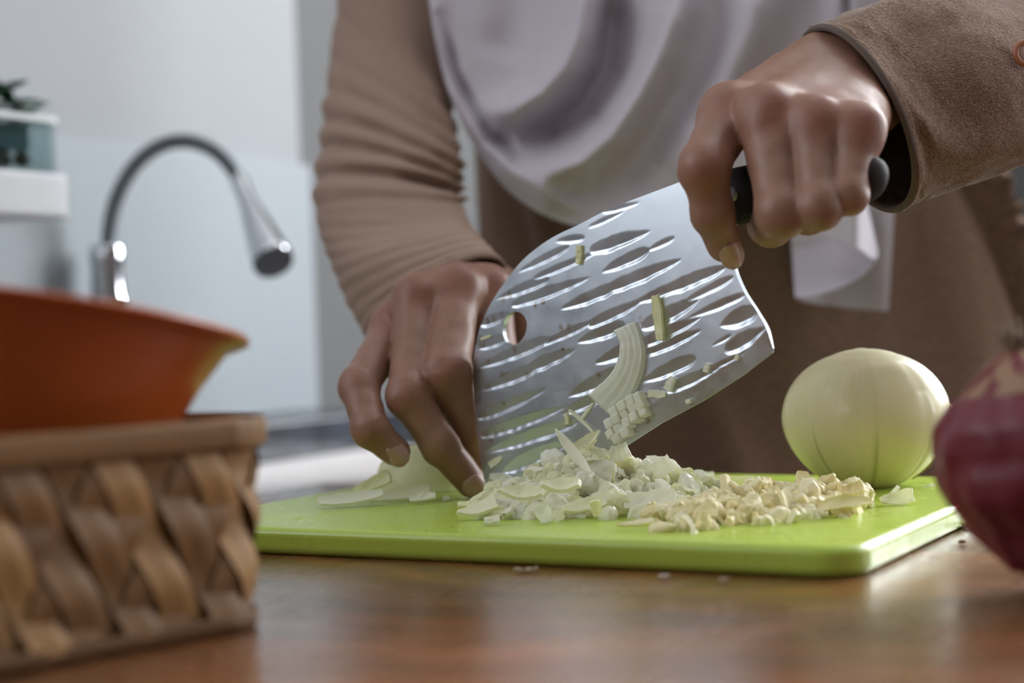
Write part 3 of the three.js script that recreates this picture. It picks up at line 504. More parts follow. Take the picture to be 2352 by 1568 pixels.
// scarf: a draped sheet, folds as relief
{
  const out = smoothLine([[955, -160], [975, -60], [988, 20], [1004, 110], [1030, 210], [1070, 300], [1112, 372], [1165, 436], [1235, 486], [1305, 514], [1350, 522], [1430, 512], [1510, 480], [1610, 432], [1710, 392], [1810, 330], [1910, 250], [2060, 120], [2130, 0], [2160, -160]], 120).map(([x, y]) => [x, y]);
  const folds = [[[[1010, 40], [1045, 170], [1085, 250], [1128, 315], [1190, 352]], -0.015, 16], [[[985, -60], [1012, 90], [1050, 215], [1100, 300], [1165, 385], [1260, 455], [1340, 478]], 0.014, 26],
    [[[1350, -120], [1345, 0], [1330, 80], [1300, 150], [1245, 212], [1180, 252], [1110, 262]], 0.024, 34], [[[1410, -60], [1405, 60], [1390, 160], [1340, 245], [1265, 302], [1190, 318]], -0.022, 38],
    [[[1570, -100], [1556, 20], [1515, 130], [1465, 225], [1405, 312], [1335, 372], [1260, 396], [1180, 372]], 0.026, 40], [[[1665, -100], [1640, 30], [1595, 160], [1520, 300], [1440, 398], [1350, 440]], -0.005, 46],
    [[[1760, -60], [1720, 80], [1640, 260], [1540, 400]], 0.014, 55], [[[1880, -80], [1820, 100], [1720, 280]], -0.012, 60], [[[1945, -60], [1944, 60], [1930, 200]], -0.010, 9], [[[1180, -100], [1190, 40], [1160, 150]], -0.008, 60]];
  const base = (x, y) => 1.085 + ((x - 1500) / 520) ** 2 * 0.03 - 0.00006 * (y - 200);
  const depth = (x, y) => { let r = 0; for (const [L2, h, w] of folds) { const [d, t] = toLine(x, y, L2); r += 1.3 * h * Math.exp(-((d / w) ** 2)) * Math.min(1, Math.sin(Math.PI * clamp(0.06 + t * 0.9)) * 1.6); } return base(x, y) - r; };
  part('scarf', plate(polySDF(out), 940, 2170, -165, 535, 5, (x, y) => P(x, y, depth(x, y)), (x, y) => P(x, y, depth(x, y) + 0.0022)), M.scarf, person, 'pale lavender scarf draped in curved folds');
  // the hanging end of the scarf, folded over itself
  const sheet = (name, poly, f, th = 0.0016) => { const xs = poly.map((p) => p[0]), ys = poly.map((p) => p[1]); return [polySDF(poly), Math.min(...xs) - 3, Math.max(...xs) + 3, Math.min(...ys) - 3, Math.max(...ys) + 3, 3, (x, y) => P(x, y, f(x, y)), (x, y) => P(x, y, f(x, y) + th)]; };
  const back = [[1812, 380], [2058, 380], [2050, 560], [2040, 714], [1950, 708], [1880, 698], [1836, 690], [1828, 670]];
  const lip = smoothLine([[1826, 684], [1870, 678], [1930, 660], [1985, 630], [2014, 596]], 30).map(([x, y]) => [x, y]);
  const inner = [[1812, 470], [1990, 470], [2014, 594], ...lip.slice().reverse()];
  const front = [...smoothLine([[1816, 548], [1870, 540], [1925, 549], [1975, 572], [2010, 596], [2018, 584]], 30).map(([x, y]) => [x, y]), [2004, 520], [1984, 440], [1980, 380], [1806, 380]];
  const fr = (x, y) => 1.075 - 0.018 * Math.exp(-(((x - 1965) / 45) ** 2)) + 0.035 * sstep(1960, 2018, x) * 0.5;
  const inn = (x, y) => { const t = clamp((toLine(x, y, lip)[0]) / 110); return 1.072 + 0.034 * Math.pow(t, 0.7) + 0.01 * sstep(1900, 2010, x); };
  const tail = mergeGeometries([plate(...sheet('back', back, (x, y) => 1.125 + 0.004 * Math.sin(x / 30))), plate(...sheet('inner', inner, inn)), plate(...sheet('front', front, fr))]);
  part('scarf_end', tail, M.scarf, person, 'hanging end of the scarf folded into a loop');
}

// ------------------------------------------------------------------ tap, shelf, tank, plant
{
  const D = 1.372, base = P(252, 784, D), t = thing('kitchen_tap', V(base.x, LEDGE, base.z), 'tall arched kitchen tap with a dark hose and tapered chrome spray head', 'tap');
  const at = (x, y, k = 0) => P(x, y, D + k);
  const body = new THREE.LatheGeometry([[0, 0], [0.026, 0], [0.026, 0.006], [0.0150, 0.012], [0.0118, 0.03], [0.0118, 0.13], [0.0135, 0.134], [0.0135, 0.142], [0.0118, 0.146], [0.0112, 0.178], [0.0122, 0.18], [0.0122, 0.196], [0.009, 0.2], [0, 0.2]].map(([r, y]) => new THREE.Vector2(r, y * (at(252, 560).y - LEDGE) / 0.2)), 40);
  body.translate(t.position.x, LEDGE, t.position.z); part('column', body, M.chrome, t, 'polished chrome column');
  const pts = [[251, 600], [250, 540], [268, 455], [310, 380], [368, 335], [430, 324], [490, 345], [532, 385], [552, 420]].map(([x, y]) => at(x, y));
  part('hose', new THREE.TubeGeometry(new THREE.CatmullRomCurve3(pts), 90, pxm(17, D), 18), M.hose, t, 'matt dark grey hose');
  const a = at(548, 412), b = at(627, 600, -0.055), dir = b.clone().sub(a), len = dir.length(); dir.normalize();
  const q = new THREE.Quaternion().setFromUnitVectors(V(0, 1, 0), dir), place = (g) => { g.applyQuaternion(q); g.translate(a.x, a.y, a.z); return g; };
  const r = (p) => pxm(p, D);
  part('spray_head', place(new THREE.LatheGeometry([[0, -0.004], [r(16), -0.004], [r(20), 0], [r(21), 0.012], [r(19), 0.014], [r(24), 0.03], [r(35), len * 0.62], [r(45), len * 0.93], [r(47), len * 0.97], [r(45), len]].map(([x, y]) => new THREE.Vector2(x, y)), 40)), M.chrome, t);
  part('spray_face', place(new THREE.CylinderGeometry(r(45), r(42), 0.004, 40).translate(0, len, 0)), M.dark, t, 'dark rubber spray face');
  const hb = new THREE.CylinderGeometry(0.008, 0.008, 0.03, 20).rotateZ(Math.PI / 2).translate(t.position.x - 0.022, LEDGE + 0.04, t.position.z);
  const hl = new RoundedBoxGeometry(0.012, 0.07, 0.008, 3, 0.003).translate(t.position.x - 0.036, LEDGE + 0.06, t.position.z);
  part('lever', mergeGeometries([hb.toNonIndexed(), hl.index ? hl.toNonIndexed() : hl].map((g) => { g.deleteAttribute('uv'); return g; })), M.chrome, t);
}
{
  const end = 0.913 * S, x0 = LEFT, x1 = LEFT + 0.115, yt = P(60, 396, 1.2).y, th = 0.028;
  const s = thing('wall_shelf', room((x0 + x1) / 2, yt - th, end - 0.2), 'thick white wall shelf carrying a glass tank', 'shelf');
  part('board', roomBox(x0, x1, yt - th, yt, end - 0.62, end + 0.004, 0.003), M.frame, s);
  for (const d of [end - 0.1, end - 0.5]) part('bracket', roomBox(x0, x0 + 0.07, yt - th - 0.03, yt - th, d - 0.012, d + 0.012, 0.002), M.frame, s);
  const hT = pxm(118, 1.21), a0 = x0 + 0.012, a1 = x1 - 0.006, d0 = end - 0.30, d1 = end, w = 0.004, t = thing('glass_tank', room((a0 + a1) / 2, yt, (d0 + d1) / 2), 'small clear glass tank of dark stones and water on the white shelf', 'tank');
  M.tank = phys({ color: rgb(0.82, 0.88, 0.88), transmission: 1, thickness: 0, roughness: 0.02, ior: 1.5 });
  for (const [p, q, r, u] of [[a0, a1, d0, d0 + w], [a0, a1, d1 - w, d1], [a0, a0 + w, d0 + w, d1 - w], [a1 - w, a1, d0 + w, d1 - w]]) part('pane', roomBox(p, q, yt + 0.003, yt + hT, r, u), M.tank, t);
  part('bottom', roomBox(a0, a1, yt, yt + 0.003, d0, d1), M.tank, t);
  M.rim = phys({ color: rgb(0.8, 0.84, 0.84), roughness: 0.2 });
  part('rim', mergeGeometries([roomBox(a0 - 0.001, a1 + 0.001, yt + hT, yt + hT + 0.004, d0 - 0.001, d0 + 0.007), roomBox(a0 - 0.001, a1 + 0.001, yt + hT, yt + hT + 0.004, d1 - 0.007, d1 + 0.001), roomBox(a0 - 0.001, a0 + 0.007, yt + hT, yt + hT + 0.004, d0 + 0.007, d1 - 0.007), roomBox(a1 - 0.007, a1 + 0.001, yt + hT, yt + hT + 0.004, d0 + 0.007, d1 - 0.007)]), M.rim, t);
  M.water = phys({ color: rgb(0.06, 0.12, 0.14), roughness: 0.15 });
  part('water', roomBox(a0 + w + 0.001, a1 - w - 0.001, yt + 0.014, yt + hT * 0.93, d0 + w + 0.001, d1 - 0.018), M.water, t, 'dark teal murky water');
  M.gravel = phys({ color: rgb(0.12, 0.12, 0.10), roughness: 0.9 });
  const gg = []; const rnd = rng(5); for (let i = 0; i < 160; i++) { const g = new THREE.IcosahedronGeometry(0.004 + 0.003 * rnd(), 0); const c = room(lerp(a0 + 0.012, a1 - 0.012, rnd()), yt + 0.008 + 0.006 * rnd(), lerp(d0 + 0.012, d1 - 0.012, rnd())); g.translate(c.x, c.y, c.z); gg.push(g); }
  tag(part('gravel', mergeGeometries(gg), M.gravel, t), null, null, null, 'stuff');
  const root = room((a0 + a1) / 2, yt + hT * 0.93, d1 - 0.030), pl = thing('potted_plant', root, 'dark green leafy plant growing out of the glass tank', 'plant');
  M.leaf = phys({ color: rgb(0.012, 0.075, 0.035), roughness: 0.45, transmission: 0.1, thickness: 0, side: THREE.DoubleSide });
  const lg = new THREE.SphereGeometry(1, 12, 8); lg.scale(0.014, 0.003, 0.03); lg.translate(0, 0, 0.03); { const p = lg.attributes.position; for (let i = 0; i < p.count; i++) p.setY(i, p.getY(i) - 9 * (p.getZ(i) ** 2) * 0.6); lg.computeVertexNormals(); }
  for (let i = 0; i < 26; i++) { const m = new THREE.Mesh(lg, M.leaf); m.name = 'leaf'; m.position.set((rnd() - 0.5) * 0.07, 0.004 + rnd() * 0.012, (rnd() - 0.5) * 0.045); m.rotation.set(-0.3 - rnd() * 0.6, rnd() * 6.28, 0, 'YXZ'); m.scale.setScalar(0.35 + rnd() * 0.35); pl.add(m); }
  for (let i = 0; i < 5; i++) { const g = new THREE.CylinderGeometry(0.001, 0.0015, 0.024, 6); g.translate(root.x + (rnd() - 0.5) * 0.05, root.y, root.z + (rnd() - 0.5) * 0.03); part('stem', g, M.leaf, pl); }
}

// ------------------------------------------------------------------ woven basket and orange bowl
const KB = tableAt(612, 1436), f1 = V(-0.70, 0, 0.714), f2 = V(-0.714, 0, -0.70);
{
  const w = 0.225, l = 0.215, h = 0.0635, flare = 0.055, rc = 0.014;
  const c0 = KB.clone().addScaledVector(f1, w / 2).addScaledVector(f2, l / 2), b = thing('woven_basket', V(c0.x, TABLE, c0.z), 'square basket of woven bamboo strips with a bowl inside it', 'basket');
  const straight = [w - 2 * rc, l - 2 * rc], arc = rc * Math.PI / 2, per = 2 * (straight[0] + straight[1]) + 4 * arc;
  // a place on the wall: s along the rounded rectangle, y up, o outwards
  const wall = (s, y, o) => {
    s = ((s % per) + per) % per; let x, z, nx, nz; const a = w / 2, c = l / 2; const seq = [[straight[0], 0], [arc, 1], [straight[1], 2], [arc, 3], [straight[0], 4], [arc, 5], [straight[1], 6], [arc, 7]];
    for (const [len, k] of seq) {
      if (s > len) { s -= len; continue; }
      if (k === 0) { x = -a + rc + s; z = -c; nx = 0; nz = -1; } else if (k === 2) { x = a; z = -c + rc + s; nx = 1; nz = 0; } else if (k === 4) { x = a - rc - s; z = c; nx = 0; nz = 1; } else if (k === 6) { x = -a; z = c - rc - s; nx = -1; nz = 0; } else {
        const th = s / rc + [-Math.PI / 2, 0, Math.PI / 2, Math.PI][(k - 1) / 2]; nx = Math.cos(th); nz = Math.sin(th); x = [a - rc, a - rc, -a + rc, -a + rc][(k - 1) / 2] + nx * rc; z = [-c + rc, c - rc, c - rc, -c + rc][(k - 1) / 2] + nz * rc;
      }
      break;
    }
    const k = o + flare * y; x += nx * k; z += nz * k;
    return c0.clone().addScaledVector(f1, x).addScaledVector(f2, z).setY(TABLE + y);
  };
  const strawTex = texture(128, 512, (x, y) => { const k = 1 + 0.35 * fbm(x / 4, y / 120, 3, 3) + 0.2 * fbm(x / 30, y / 60, 5); return [164 * k, 124 * k, 76 * k]; });
  const straws = [[0.74, 0.71, 0.66], [0.55, 0.49, 0.42], [0.90, 0.86, 0.78], [0.38, 0.30, 0.24]].map((c) => phys({ color: rgb(c[0], c[1], c[2]), map: strawTex, roughness: 0.6 }));
  const ns = 58, pitch = per / ns, lean = 0.5, y0 = 0.003, y1 = h - 0.004, rnd = rng(11);
  const strip = (s0, dirn, ph, wide) => {
    const n = 26, p = [], uv = [], idx = [];
    for (const side of [1, -1]) for (let i = 0; i <= n; i++) for (const e of [-1, 0, 1]) {
      const y = lerp(y0, y1, i / n), s = s0 + dirn * (y - y0) * lean + e * wide / 2, wave = Math.cos(((y - y0) * lean / pitch * 2 + ph) * Math.PI), q = wall(s, y, (dirn > 0 ? 0.0008 : -0.0004) + 0.0015 * dirn * wave + (e === 0 ? 0.0006 : 0) + side * 0.0006); p.push(q.x, q.y, q.z); uv.push((e + 1) / 2, y * 12);
    }
    const m = (n + 1) * 3; for (let i = 0; i < n; i++) for (let e = 0; e < 2; e++) { const o = i * 3 + e; idx.push(o, o + 1, o + 3, o + 1, o + 4, o + 3, m + o, m + o + 3, m + o + 1, m + o + 1, m + o + 3, m + o + 4); }
    for (let i = 0; i < n; i++) for (const e of [0, 2]) { const o = i * 3 + e; idx.push(o, o + 3, m + o, m + o, o + 3, m + o + 3); }
    const g = new THREE.BufferGeometry(); g.setAttribute('position', new THREE.BufferAttribute(new Float32Array(p), 3)); g.setAttribute('uv', new THREE.BufferAttribute(new Float32Array(uv), 2)); g.setIndex(idx); g.computeVertexNormals(); return g;
  };
  for (let i = 0; i < ns; i++) { part('strip', strip(i * pitch, 1, i % 2, pitch * (0.80 + 0.1 * rnd())), straws[Math.floor(rnd() * 3)], b); part('strip', strip((i + 0.5) * pitch, -1, i % 2, pitch * 0.82), straws[rnd() < 0.5 ? 3 : 1], b); }
  const band = (yc, hgt, o, mat, name) => {
    const n = 220, prof = [[-1, 0], [-0.7, 1], [0.7, 1], [1, 0], [0.7, -1], [-0.7, -1]], p = [], uv = [], idx = [];
    for (let i = 0; i <= n; i++) prof.forEach(([py, po], k) => { const q = wall(i / n * per, yc + py * hgt / 2, o + po * 0.0012); p.push(q.x, q.y + 0.0006 * noise(i / 9, k, 3), q.z); uv.push(py, i / n * 9); });
    for (let i = 0; i < n; i++) for (let k = 0; k < 6; k++) { const a = i * 6 + k, c = i * 6 + (k + 1) % 6; idx.push(a, c, a + 6, c, c + 6, a + 6); }
    const g = new THREE.BufferGeometry(); g.setAttribute('position', new THREE.BufferAttribute(new Float32Array(p), 3)); g.setAttribute('uv', new THREE.BufferAttribute(new Float32Array(uv), 2)); g.setIndex(idx); g.computeVertexNormals(); return part(name, g, mat, b);
  };
  band(h - 0.0045, 0.009, 0.0034, straws[1], 'rim_band'); band(h - 0.0045, 0.009, -0.0034, straws[1], 'rim_band'); band(0.003, 0.005, 0.002, straws[3], 'base_band');
  const fl = new THREE.BoxGeometry(w - 0.004, 0.003, l - 0.004).rotateY(Math.atan2(-f1.z, f1.x)).translate(c0.x, TABLE + 0.005, c0.z); part('base', fl, straws[1], b);
}
{
  const tip = P(566, 778, 0.588), R0 = 0.066, rimC = V(tip.x - R0 + 0.001, EYE.y + 0.0065, tip.z), ax = V(0.134, 1, -0.134).normalize(), hB = 0.083;
  const q = new THREE.Quaternion().setFromUnitVectors(V(0, 1, 0), ax), bot = rimC.clone().addScaledVector(ax, -hB), t = thing('plastic_bowl', bot, 'deep orange plastic bowl with a flared lip tilted in the basket', 'bowl');
  M.orange = phys({ color: rgb(0.40, 0.080, 0.014), roughness: 0.32, clearcoat: 0.3, clearcoatRoughness: 0.15 });
  const prof = [[0, 0], [0.030, 0], [0.033, 0.002], [0.0335, 0.006], [0.0368, 0.022], [0.0425, 0.045], [0.0530, 0.068], [0.0597, 0.0795], [0.0640, 0.0815], [0.0660, 0.0828], [0.0655, 0.0842], [0.0630, 0.0838], [0.0580, 0.0822], [0.0515, 0.069], [0.0408, 0.045], [0.0350, 0.022], [0.0320, 0.007], [0.030, 0.0035], [0, 0.0035]].map(([x, y]) => new THREE.Vector2(x, y));
  const g = new THREE.LatheGeometry(prof, 96); g.applyQuaternion(q); g.translate(bot.x, bot.y, bot.z); part('shell', g, M.orange, t);
  const foot = new THREE.TorusGeometry(0.029, 0.002, 8, 48).rotateX(Math.PI / 2); foot.applyQuaternion(q); foot.translate(bot.x, bot.y, bot.z); part('foot_ring', foot, M.orange, t);
}

// ------------------------------------------------------------------ whole onions
{
  const D = 0.862, c = P(1989, 972, D), rx = pxm(191, D), ry = pxm(157, D), t = thing('peeled_onion', V(c.x, BOARD, c.z), 'whole peeled white onion standing on the right end of the board', 'onion');
  c.y = BOARD + ry * 0.985;
  const n = 160, m = 110, shell = (k, a0, a1, b0, b1, off, thick) => {
    const p = [], col = [], uv = [], idx = [];
    for (let j = 0; j <= m; j++) for (let i = 0; i <= n; i++) {
      const th = lerp(a0, a1, i / n), ph = lerp(b0, b1, j / m), cy = -Math.cos(ph), sr = Math.sin(ph), vein = Math.pow(Math.abs(noise(th * 9 + 3, ph * 0.4, 2)), 0.5), ridge = 0.00012 * Math.sin(th * 17 + 2 * noise(th * 3, 0, 1)) * sr;
      const low = sstep(0.1, -0.75, cy), sq = Math.pow(sr, 0.88), r = rx * sq * (1 - 0.05 * low) + ridge - low * 0.0006 * Math.pow(Math.max(0, Math.sin(th * 8 + 1 + 0.8 * noise(th * 2, 1, 1))), 20) + off, y = ry * cy * (1 + 0.06 * Math.exp(-((ph - 0) ** 2) * 8)) + (cy > 0.94 ? 0.001 * (cy - 0.94) * 15 : 0);
      p.push(c.x + r * Math.cos(th) + 0.05 * y * 0, c.y + y, c.z + r * Math.sin(th)); uv.push(th, ph);
      const st = clamp(0.5 + 0.5 * noise(th * 22, ph * 0.7, 4) + 0.5 * noise(th * 70, ph, 9)), line = sstep(0.15, -0.5, cy) * Math.pow(Math.max(0, Math.sin(th * 8 + 1 + 0.8 * noise(th * 2, 1, 1))), 40);
      col.push(lerp(0.88, 0.83, st) - 0.34 * line, lerp(0.80, 0.74, st) - 0.28 * line, lerp(0.50, 0.41, st) - 0.25 * line);
      if (i < n && j < m) { const o = j * (n + 1) + i, q = o + n + 1; idx.push(o, q, o + 1, o + 1, q, q + 1); }
    }
    const g = new THREE.BufferGeometry(); g.setAttribute('position', new THREE.BufferAttribute(new Float32Array(p), 3)); g.setAttribute('uv', new THREE.BufferAttribute(new Float32Array(uv), 2)); g.setAttribute('color', new THREE.BufferAttribute(new Float32Array(col), 3)); g.setIndex(idx); g.computeVertexNormals(); return g;
  };
  M.onion = phys({ color: 0xffffff, vertexColors: true, roughness: 0.5, clearcoat: 0.35, clearcoatRoughness: 0.16, transmission: 0.12, thickness: 0 });
  part('bulb', shell(1, 0, Math.PI * 2, 0, Math.PI, 0, 0), M.onion, t);
  part('torn_layer', shell(1, -0.75, 0.42, 0.5, 1.75, 0.0011, 0), M.onion, t, 'outer layer torn at its edge');
  const tip = new THREE.SphereGeometry(0.004, 16, 8).scale(1, 0.3, 1).translate(c.x, c.y + ry * 0.998, c.z - 0.006); part('stem_scar', mergeGeometries([tip]), phys({ color: rgb(0.62, 0.58, 0.33), roughness: 0.5 }), t);
}
{
  const D = 0.60, c = P(2402, 1094, D), r = pxm(238, D), t = thing('red_onion', V(c.x, TABLE, c.z), 'dark red onion with torn papery skin on the table beside the board', 'onion');
  c.y = TABLE + r * 1.12; const n = 128, m = 90, rot = new THREE.Quaternion().setFromAxisAngle(V(0, 0, 1), 0.16);
  const body = (a0, a1, b0, b1, off, cf, wob) => {
    const p = [], col = [], idx = [];
    for (let j = 0; j <= m; j++) for (let i = 0; i <= n; i++) {
      const th = lerp(a0, a1, i / n), ph = lerp(b0, b1, j / m), cy = -Math.cos(ph), up = sstep(0.8, 1, cy), dn = sstep(0.35, -1, cy), rr = r * (Math.pow(Math.sin(ph), 0.85) * (1 - 0.2 * up) * (1 - 0.42 * dn)) + off + wob * noise(th * 3, ph * 3, 4), y = r * 1.12 * cy + up * 0.004;
      const q = V(rr * Math.cos(th), y, rr * Math.sin(th)).applyQuaternion(rot); p.push(c.x + q.x, c.y + q.y, c.z + q.z); col.push(...cf(th, ph));
      if (i < n && j < m) { const o = j * (n + 1) + i, k = o + n + 1; idx.push(o, k, o + 1, o + 1, k, k + 1); }
    }
    const g = new THREE.BufferGeometry(); g.setAttribute('position', new THREE.BufferAttribute(new Float32Array(p), 3)); g.setAttribute('color', new THREE.BufferAttribute(new Float32Array(col), 3)); g.setIndex(idx); g.computeVertexNormals(); return g;
  };
  const skin = (th, ph) => { const s = noise(th * 24, ph * 0.8, 2) * 0.5, b = 0.85 * sstep(-0.05, 0.06, fbm(th * 2.6 + 5, ph * 2.8, 7)); return [lerp(0.115 + 0.05 * s, 0.28, b), lerp(0.006, 0.17, b), lerp(0.014, 0.09, b)]; };
  M.red = phys({ color: 0xffffff, vertexColors: true, roughness: 0.5 });
  part('bulb', body(0, Math.PI * 2, 0, Math.PI, 0, skin, 0.0006), M.red, t);
  M.paper = phys({ color: rgb(0.16, 0.008, 0.020), roughness: 0.5, transmission: 0.25, thickness: 0, side: THREE.DoubleSide });
  part('papery_skin', body(1.9, 3.5, 0.75, 2.5, 0.0020, () => [1, 1, 1], 0.0025), M.paper, t); part('papery_skin', body(0.7, 1.5, 0.4, 1.9, 0.0018, () => [1, 1, 1], 0.0022), M.paper, t);
  const rnd = rng(3), tuft = []; for (let i = 0; i < 14; i++) { const g = new THREE.CylinderGeometry(0.0003, 0.0009, 0.009 + 0.004 * rnd(), 5); g.translate(0, 0.004, 0); g.rotateZ((rnd() - 0.5) * 0.9); g.rotateX((rnd() - 0.5) * 0.9); g.translate((rnd() - 0.5) * 0.006, r * 1.12 + 0.004, (rnd() - 0.5) * 0.006); g.applyQuaternion(rot); g.translate(c.x, c.y, c.z); tuft.push(g); }
  part('stem_tuft', mergeGeometries(tuft), phys({ color: rgb(0.20, 0.13, 0.08), roughness: 0.8 }), t, 'dry brown stem fibres');
}

// ------------------------------------------------------------------ chopped onion and garlic
const rc = rng(21);
M.bits = [[0.94, 0.93, 0.74], [0.92, 0.91, 0.63], [0.96, 0.955, 0.84]].map((c) => phys({ color: rgb(...c), roughness: 0.30, transmission: 0.5, thickness: 0, clearcoat: 0.5, clearcoatRoughness: 0.12 }));
for (const m of M.bits) m.roughness = 0.8;
M.garlic = [[0.93, 0.84, 0.50], [0.95, 0.89, 0.60], [0.88, 0.77, 0.40]].map((c) => phys({ color: rgb(...c), roughness: 0.75, transmission: 0.22, thickness: 0, clearcoat: 0.3, clearcoatRoughness: 0.25 }));
// a curved slip of onion: l long, w wide, t thick, bent about its width and its length, narrowed to the ends
function slip(l, w, t, bend, cup, taper0, taper1, seed, rag = 0.7, ns = 14) {
  const g = new THREE.BoxGeometry(l, w, t, ns, 5, 1), p = g.attributes.position;
  for (let i = 0; i < p.count; i++) {
    let x = p.getX(i), y = p.getY(i), z = p.getZ(i); const s = x / l + 0.5, k = lerp(1, taper0, Math.pow(1 - s, 2)) * lerp(1, taper1, s * s), ed = Math.abs(y) / (w / 2);
    y = y * k * (1 + rag * 0.22 * noise(s * 5 + seed, ed > 0.5 ? Math.sign(y) * 3 : 0, 1.3)); x += rag * w * 0.08 * noise(y / w * 4, seed, Math.sign(x)) * Math.abs(s - 0.5) * 2; z += t * 0.4 * noise(x / l * 5, y / w * 3, seed) + 0.12 * cup * (y * y) / w;
    z *= 1; const R = bend ? l / bend : 0; if (R) { const a = x / R, rr = R - z; x = rr * Math.sin(a); z = R - rr * Math.cos(a); }
    p.setXYZ(i, x, y, z);
  }
  g.computeVertexNormals(); return g;
}
function lump(r, seed, sx = 1, sy = 1, sz = 1) { const g = mergeVertices(new THREE.IcosahedronGeometry(r, 2).deleteAttribute('normal').deleteAttribute('uv')); const p = g.attributes.position; for (let i = 0; i < p.count; i++) { const v = V(p.getX(i), p.getY(i), p.getZ(i)), k = 1 + 0.38 * noise(v.x / r * 1.2 + seed, v.y / r * 1.2, v.z / r * 1.2) ; p.setXYZ(i, v.x * k * sx, v.y * k * sy, v.z * k * sz); } const q = g.toNonIndexed(); q.computeVertexNormals(); return q; }
const interp = (L2, x) => { for (let i = 0; i + 1 < L2.length; i++) if (x <= L2[i + 1][0]) return lerp(L2[i][1], L2[i + 1][1], clamp((x - L2[i][0]) / (L2[i + 1][0] - L2[i][0]))); return L2[L2.length - 1][1]; };
// a bit stands where its heap stands: t goes up the front of the heap, k into it
function heapPoint(top, base, px, t, k, rise) { const yb = interp(base, px), b = boardAt(px, yb), D0 = depthOf(b), y = lerp(yb, interp(top, px), t), D = Math.min(D0 + rise * t + k, depthOf(boardAt(px, Math.max(y, 1100))) - 0.004); return P(px, y, D); }
const chips = Array.from({ length: 18 }, (_, i) => { const r = rng(100 + i); return i % 2 === 0 ? lump(0.0036 + 0.0018 * r(), i * 3.1, 1.25, 0.85, 1) : slip(0.007 + 0.005 * r(), 0.005 + 0.003 * r(), 0.0026 + 0.0014 * r(), 0.2 + 0.5 * r(), 12 * r(), 0.65 + 0.3 * r(), 0.7 + 0.3 * r(), i * 1.7); });
const cloves = Array.from({ length: 14 }, (_, i) => { const r = rng(300 + i); return i % 2 ? lump(0.0030 + 0.0016 * r(), 50 + i * 2.3, 1.3, 0.85, 1) : slip(0.008 + 0.005 * r(), 0.004 + 0.003 * r(), 0.0016 + 0.0008 * r(), 0.2 + 0.7 * r(), 20 * r(), 0.3 + 0.6 * r(), 0.4 + 0.5 * r(), 60 + i); });
function bit(name, geo, mat, pos, rot, label, category, group, scale = 1) { const m = new THREE.Mesh(geo, mat); m.name = numbered(name); m.position.copy(pos); m.rotation.set(...rot); m.scale.setScalar(scale); scene.add(m); return tag(m, label, category, group); }
const oTop = [[1070, 1168], [1110, 1148], [1150, 1124], [1200, 1106], [1240, 1080], [1280, 1048], [1310, 1030], [1370, 1036], [1430, 1040], [1470, 1062], [1510, 1066], [1550, 1072], [1590, 1090], [1640, 1108], [1680, 1118]], oBase = [[1070, 1184], [1150, 1190], [1250, 1196], [1380, 1192], [1500, 1186], [1600, 1176], [1680, 1160]];
const gTop = [[1420, 1206], [1480, 1186], [1540, 1160], [1600, 1140], [1680, 1118], [1740, 1106], [1800, 1106], [1850, 1098], [1890, 1102], [1950, 1112], [2000, 1120], [2060, 1135], [2100, 1142]], gBase = [[1420, 1212], [1500, 1218], [1600, 1220], [1720, 1208], [1850, 1196], [1980, 1186], [2100, 1164]];
for (let i = 0; i < 190; i++) { const t = i / 190 < 0.3 ? rc() * 0.3 : rc(), px = lerp(1100, 1630, rc()); const p = heapPoint(oTop, oBase, px, t * 0.93, 0.004 + 0.006 * rc(), 0.055); bit('onion_chip', chips[i % 18], M.bits[i % 3], p, [rc() * 6.28, rc() * 6.28, rc() * 6.28], 'small translucent white chip in the heap of chopped onion', 'onion chip', 'chips in the heap of chopped onion', 0.75 + 0.55 * rc()); }
for (let i = 0; i < 150; i++) { const t = rc(), px = lerp(1500, 1990, rc()); const p = heapPoint(gTop, gBase, px, t * 0.92, 0.004 + 0.005 * rc(), 0.045); bit('garlic_chip', cloves[i % 14], M.garlic[i % 3], p, [rc() * 6.28, rc() * 6.28, rc() * 6.28], 'small cream yellow chip in the heap of minced garlic', 'garlic chip', 'chips in the heap of minced garlic', 0.75 + 0.5 * rc()); }
function mince(name, label, category, top, base, x0, x1, count, mat, rise, r0) {
  const geo = lump(r0, 9), pts = []; for (let i = 0; i < count; i++) { const px = lerp(x0, x1, rc()), t = Math.pow(rc(), 0.8) * 0.92, p = heapPoint(top, base, px, t, 0.006 + 0.05 * rc() * (1 - t * 0.6), rise); if (p.y > BOARD + 0.001) pts.push(p); }
  const c = pts.reduce((a, p) => a.add(p), V(0, 0, 0)).divideScalar(pts.length).setY(BOARD), m = new THREE.InstancedMesh(geo, mat, pts.length), o = new THREE.Object3D();
  pts.forEach((p, i) => { o.position.copy(p).sub(c); o.rotation.set(rc() * 6, rc() * 6, rc() * 6); o.scale.setScalar(0.5 + 0.9 * rc()); o.updateMatrix(); m.setMatrixAt(i, o.matrix); });
  m.name = name; m.position.copy(c); scene.add(m); tag(m, label, category, null, 'stuff');
}
mince('onion_mince', 'finely chopped white onion filling the heap under the cleaver', 'chopped onion', oTop, oBase, 1110, 1670, 900, M.bits[0], 0.055, 0.0026);
mince('garlic_mince', 'finely minced cream garlic filling the heap near the peeled onion', 'minced garlic', gTop, gBase, 1470, 2000, 700, M.garlic[0], 0.045, 0.0024);
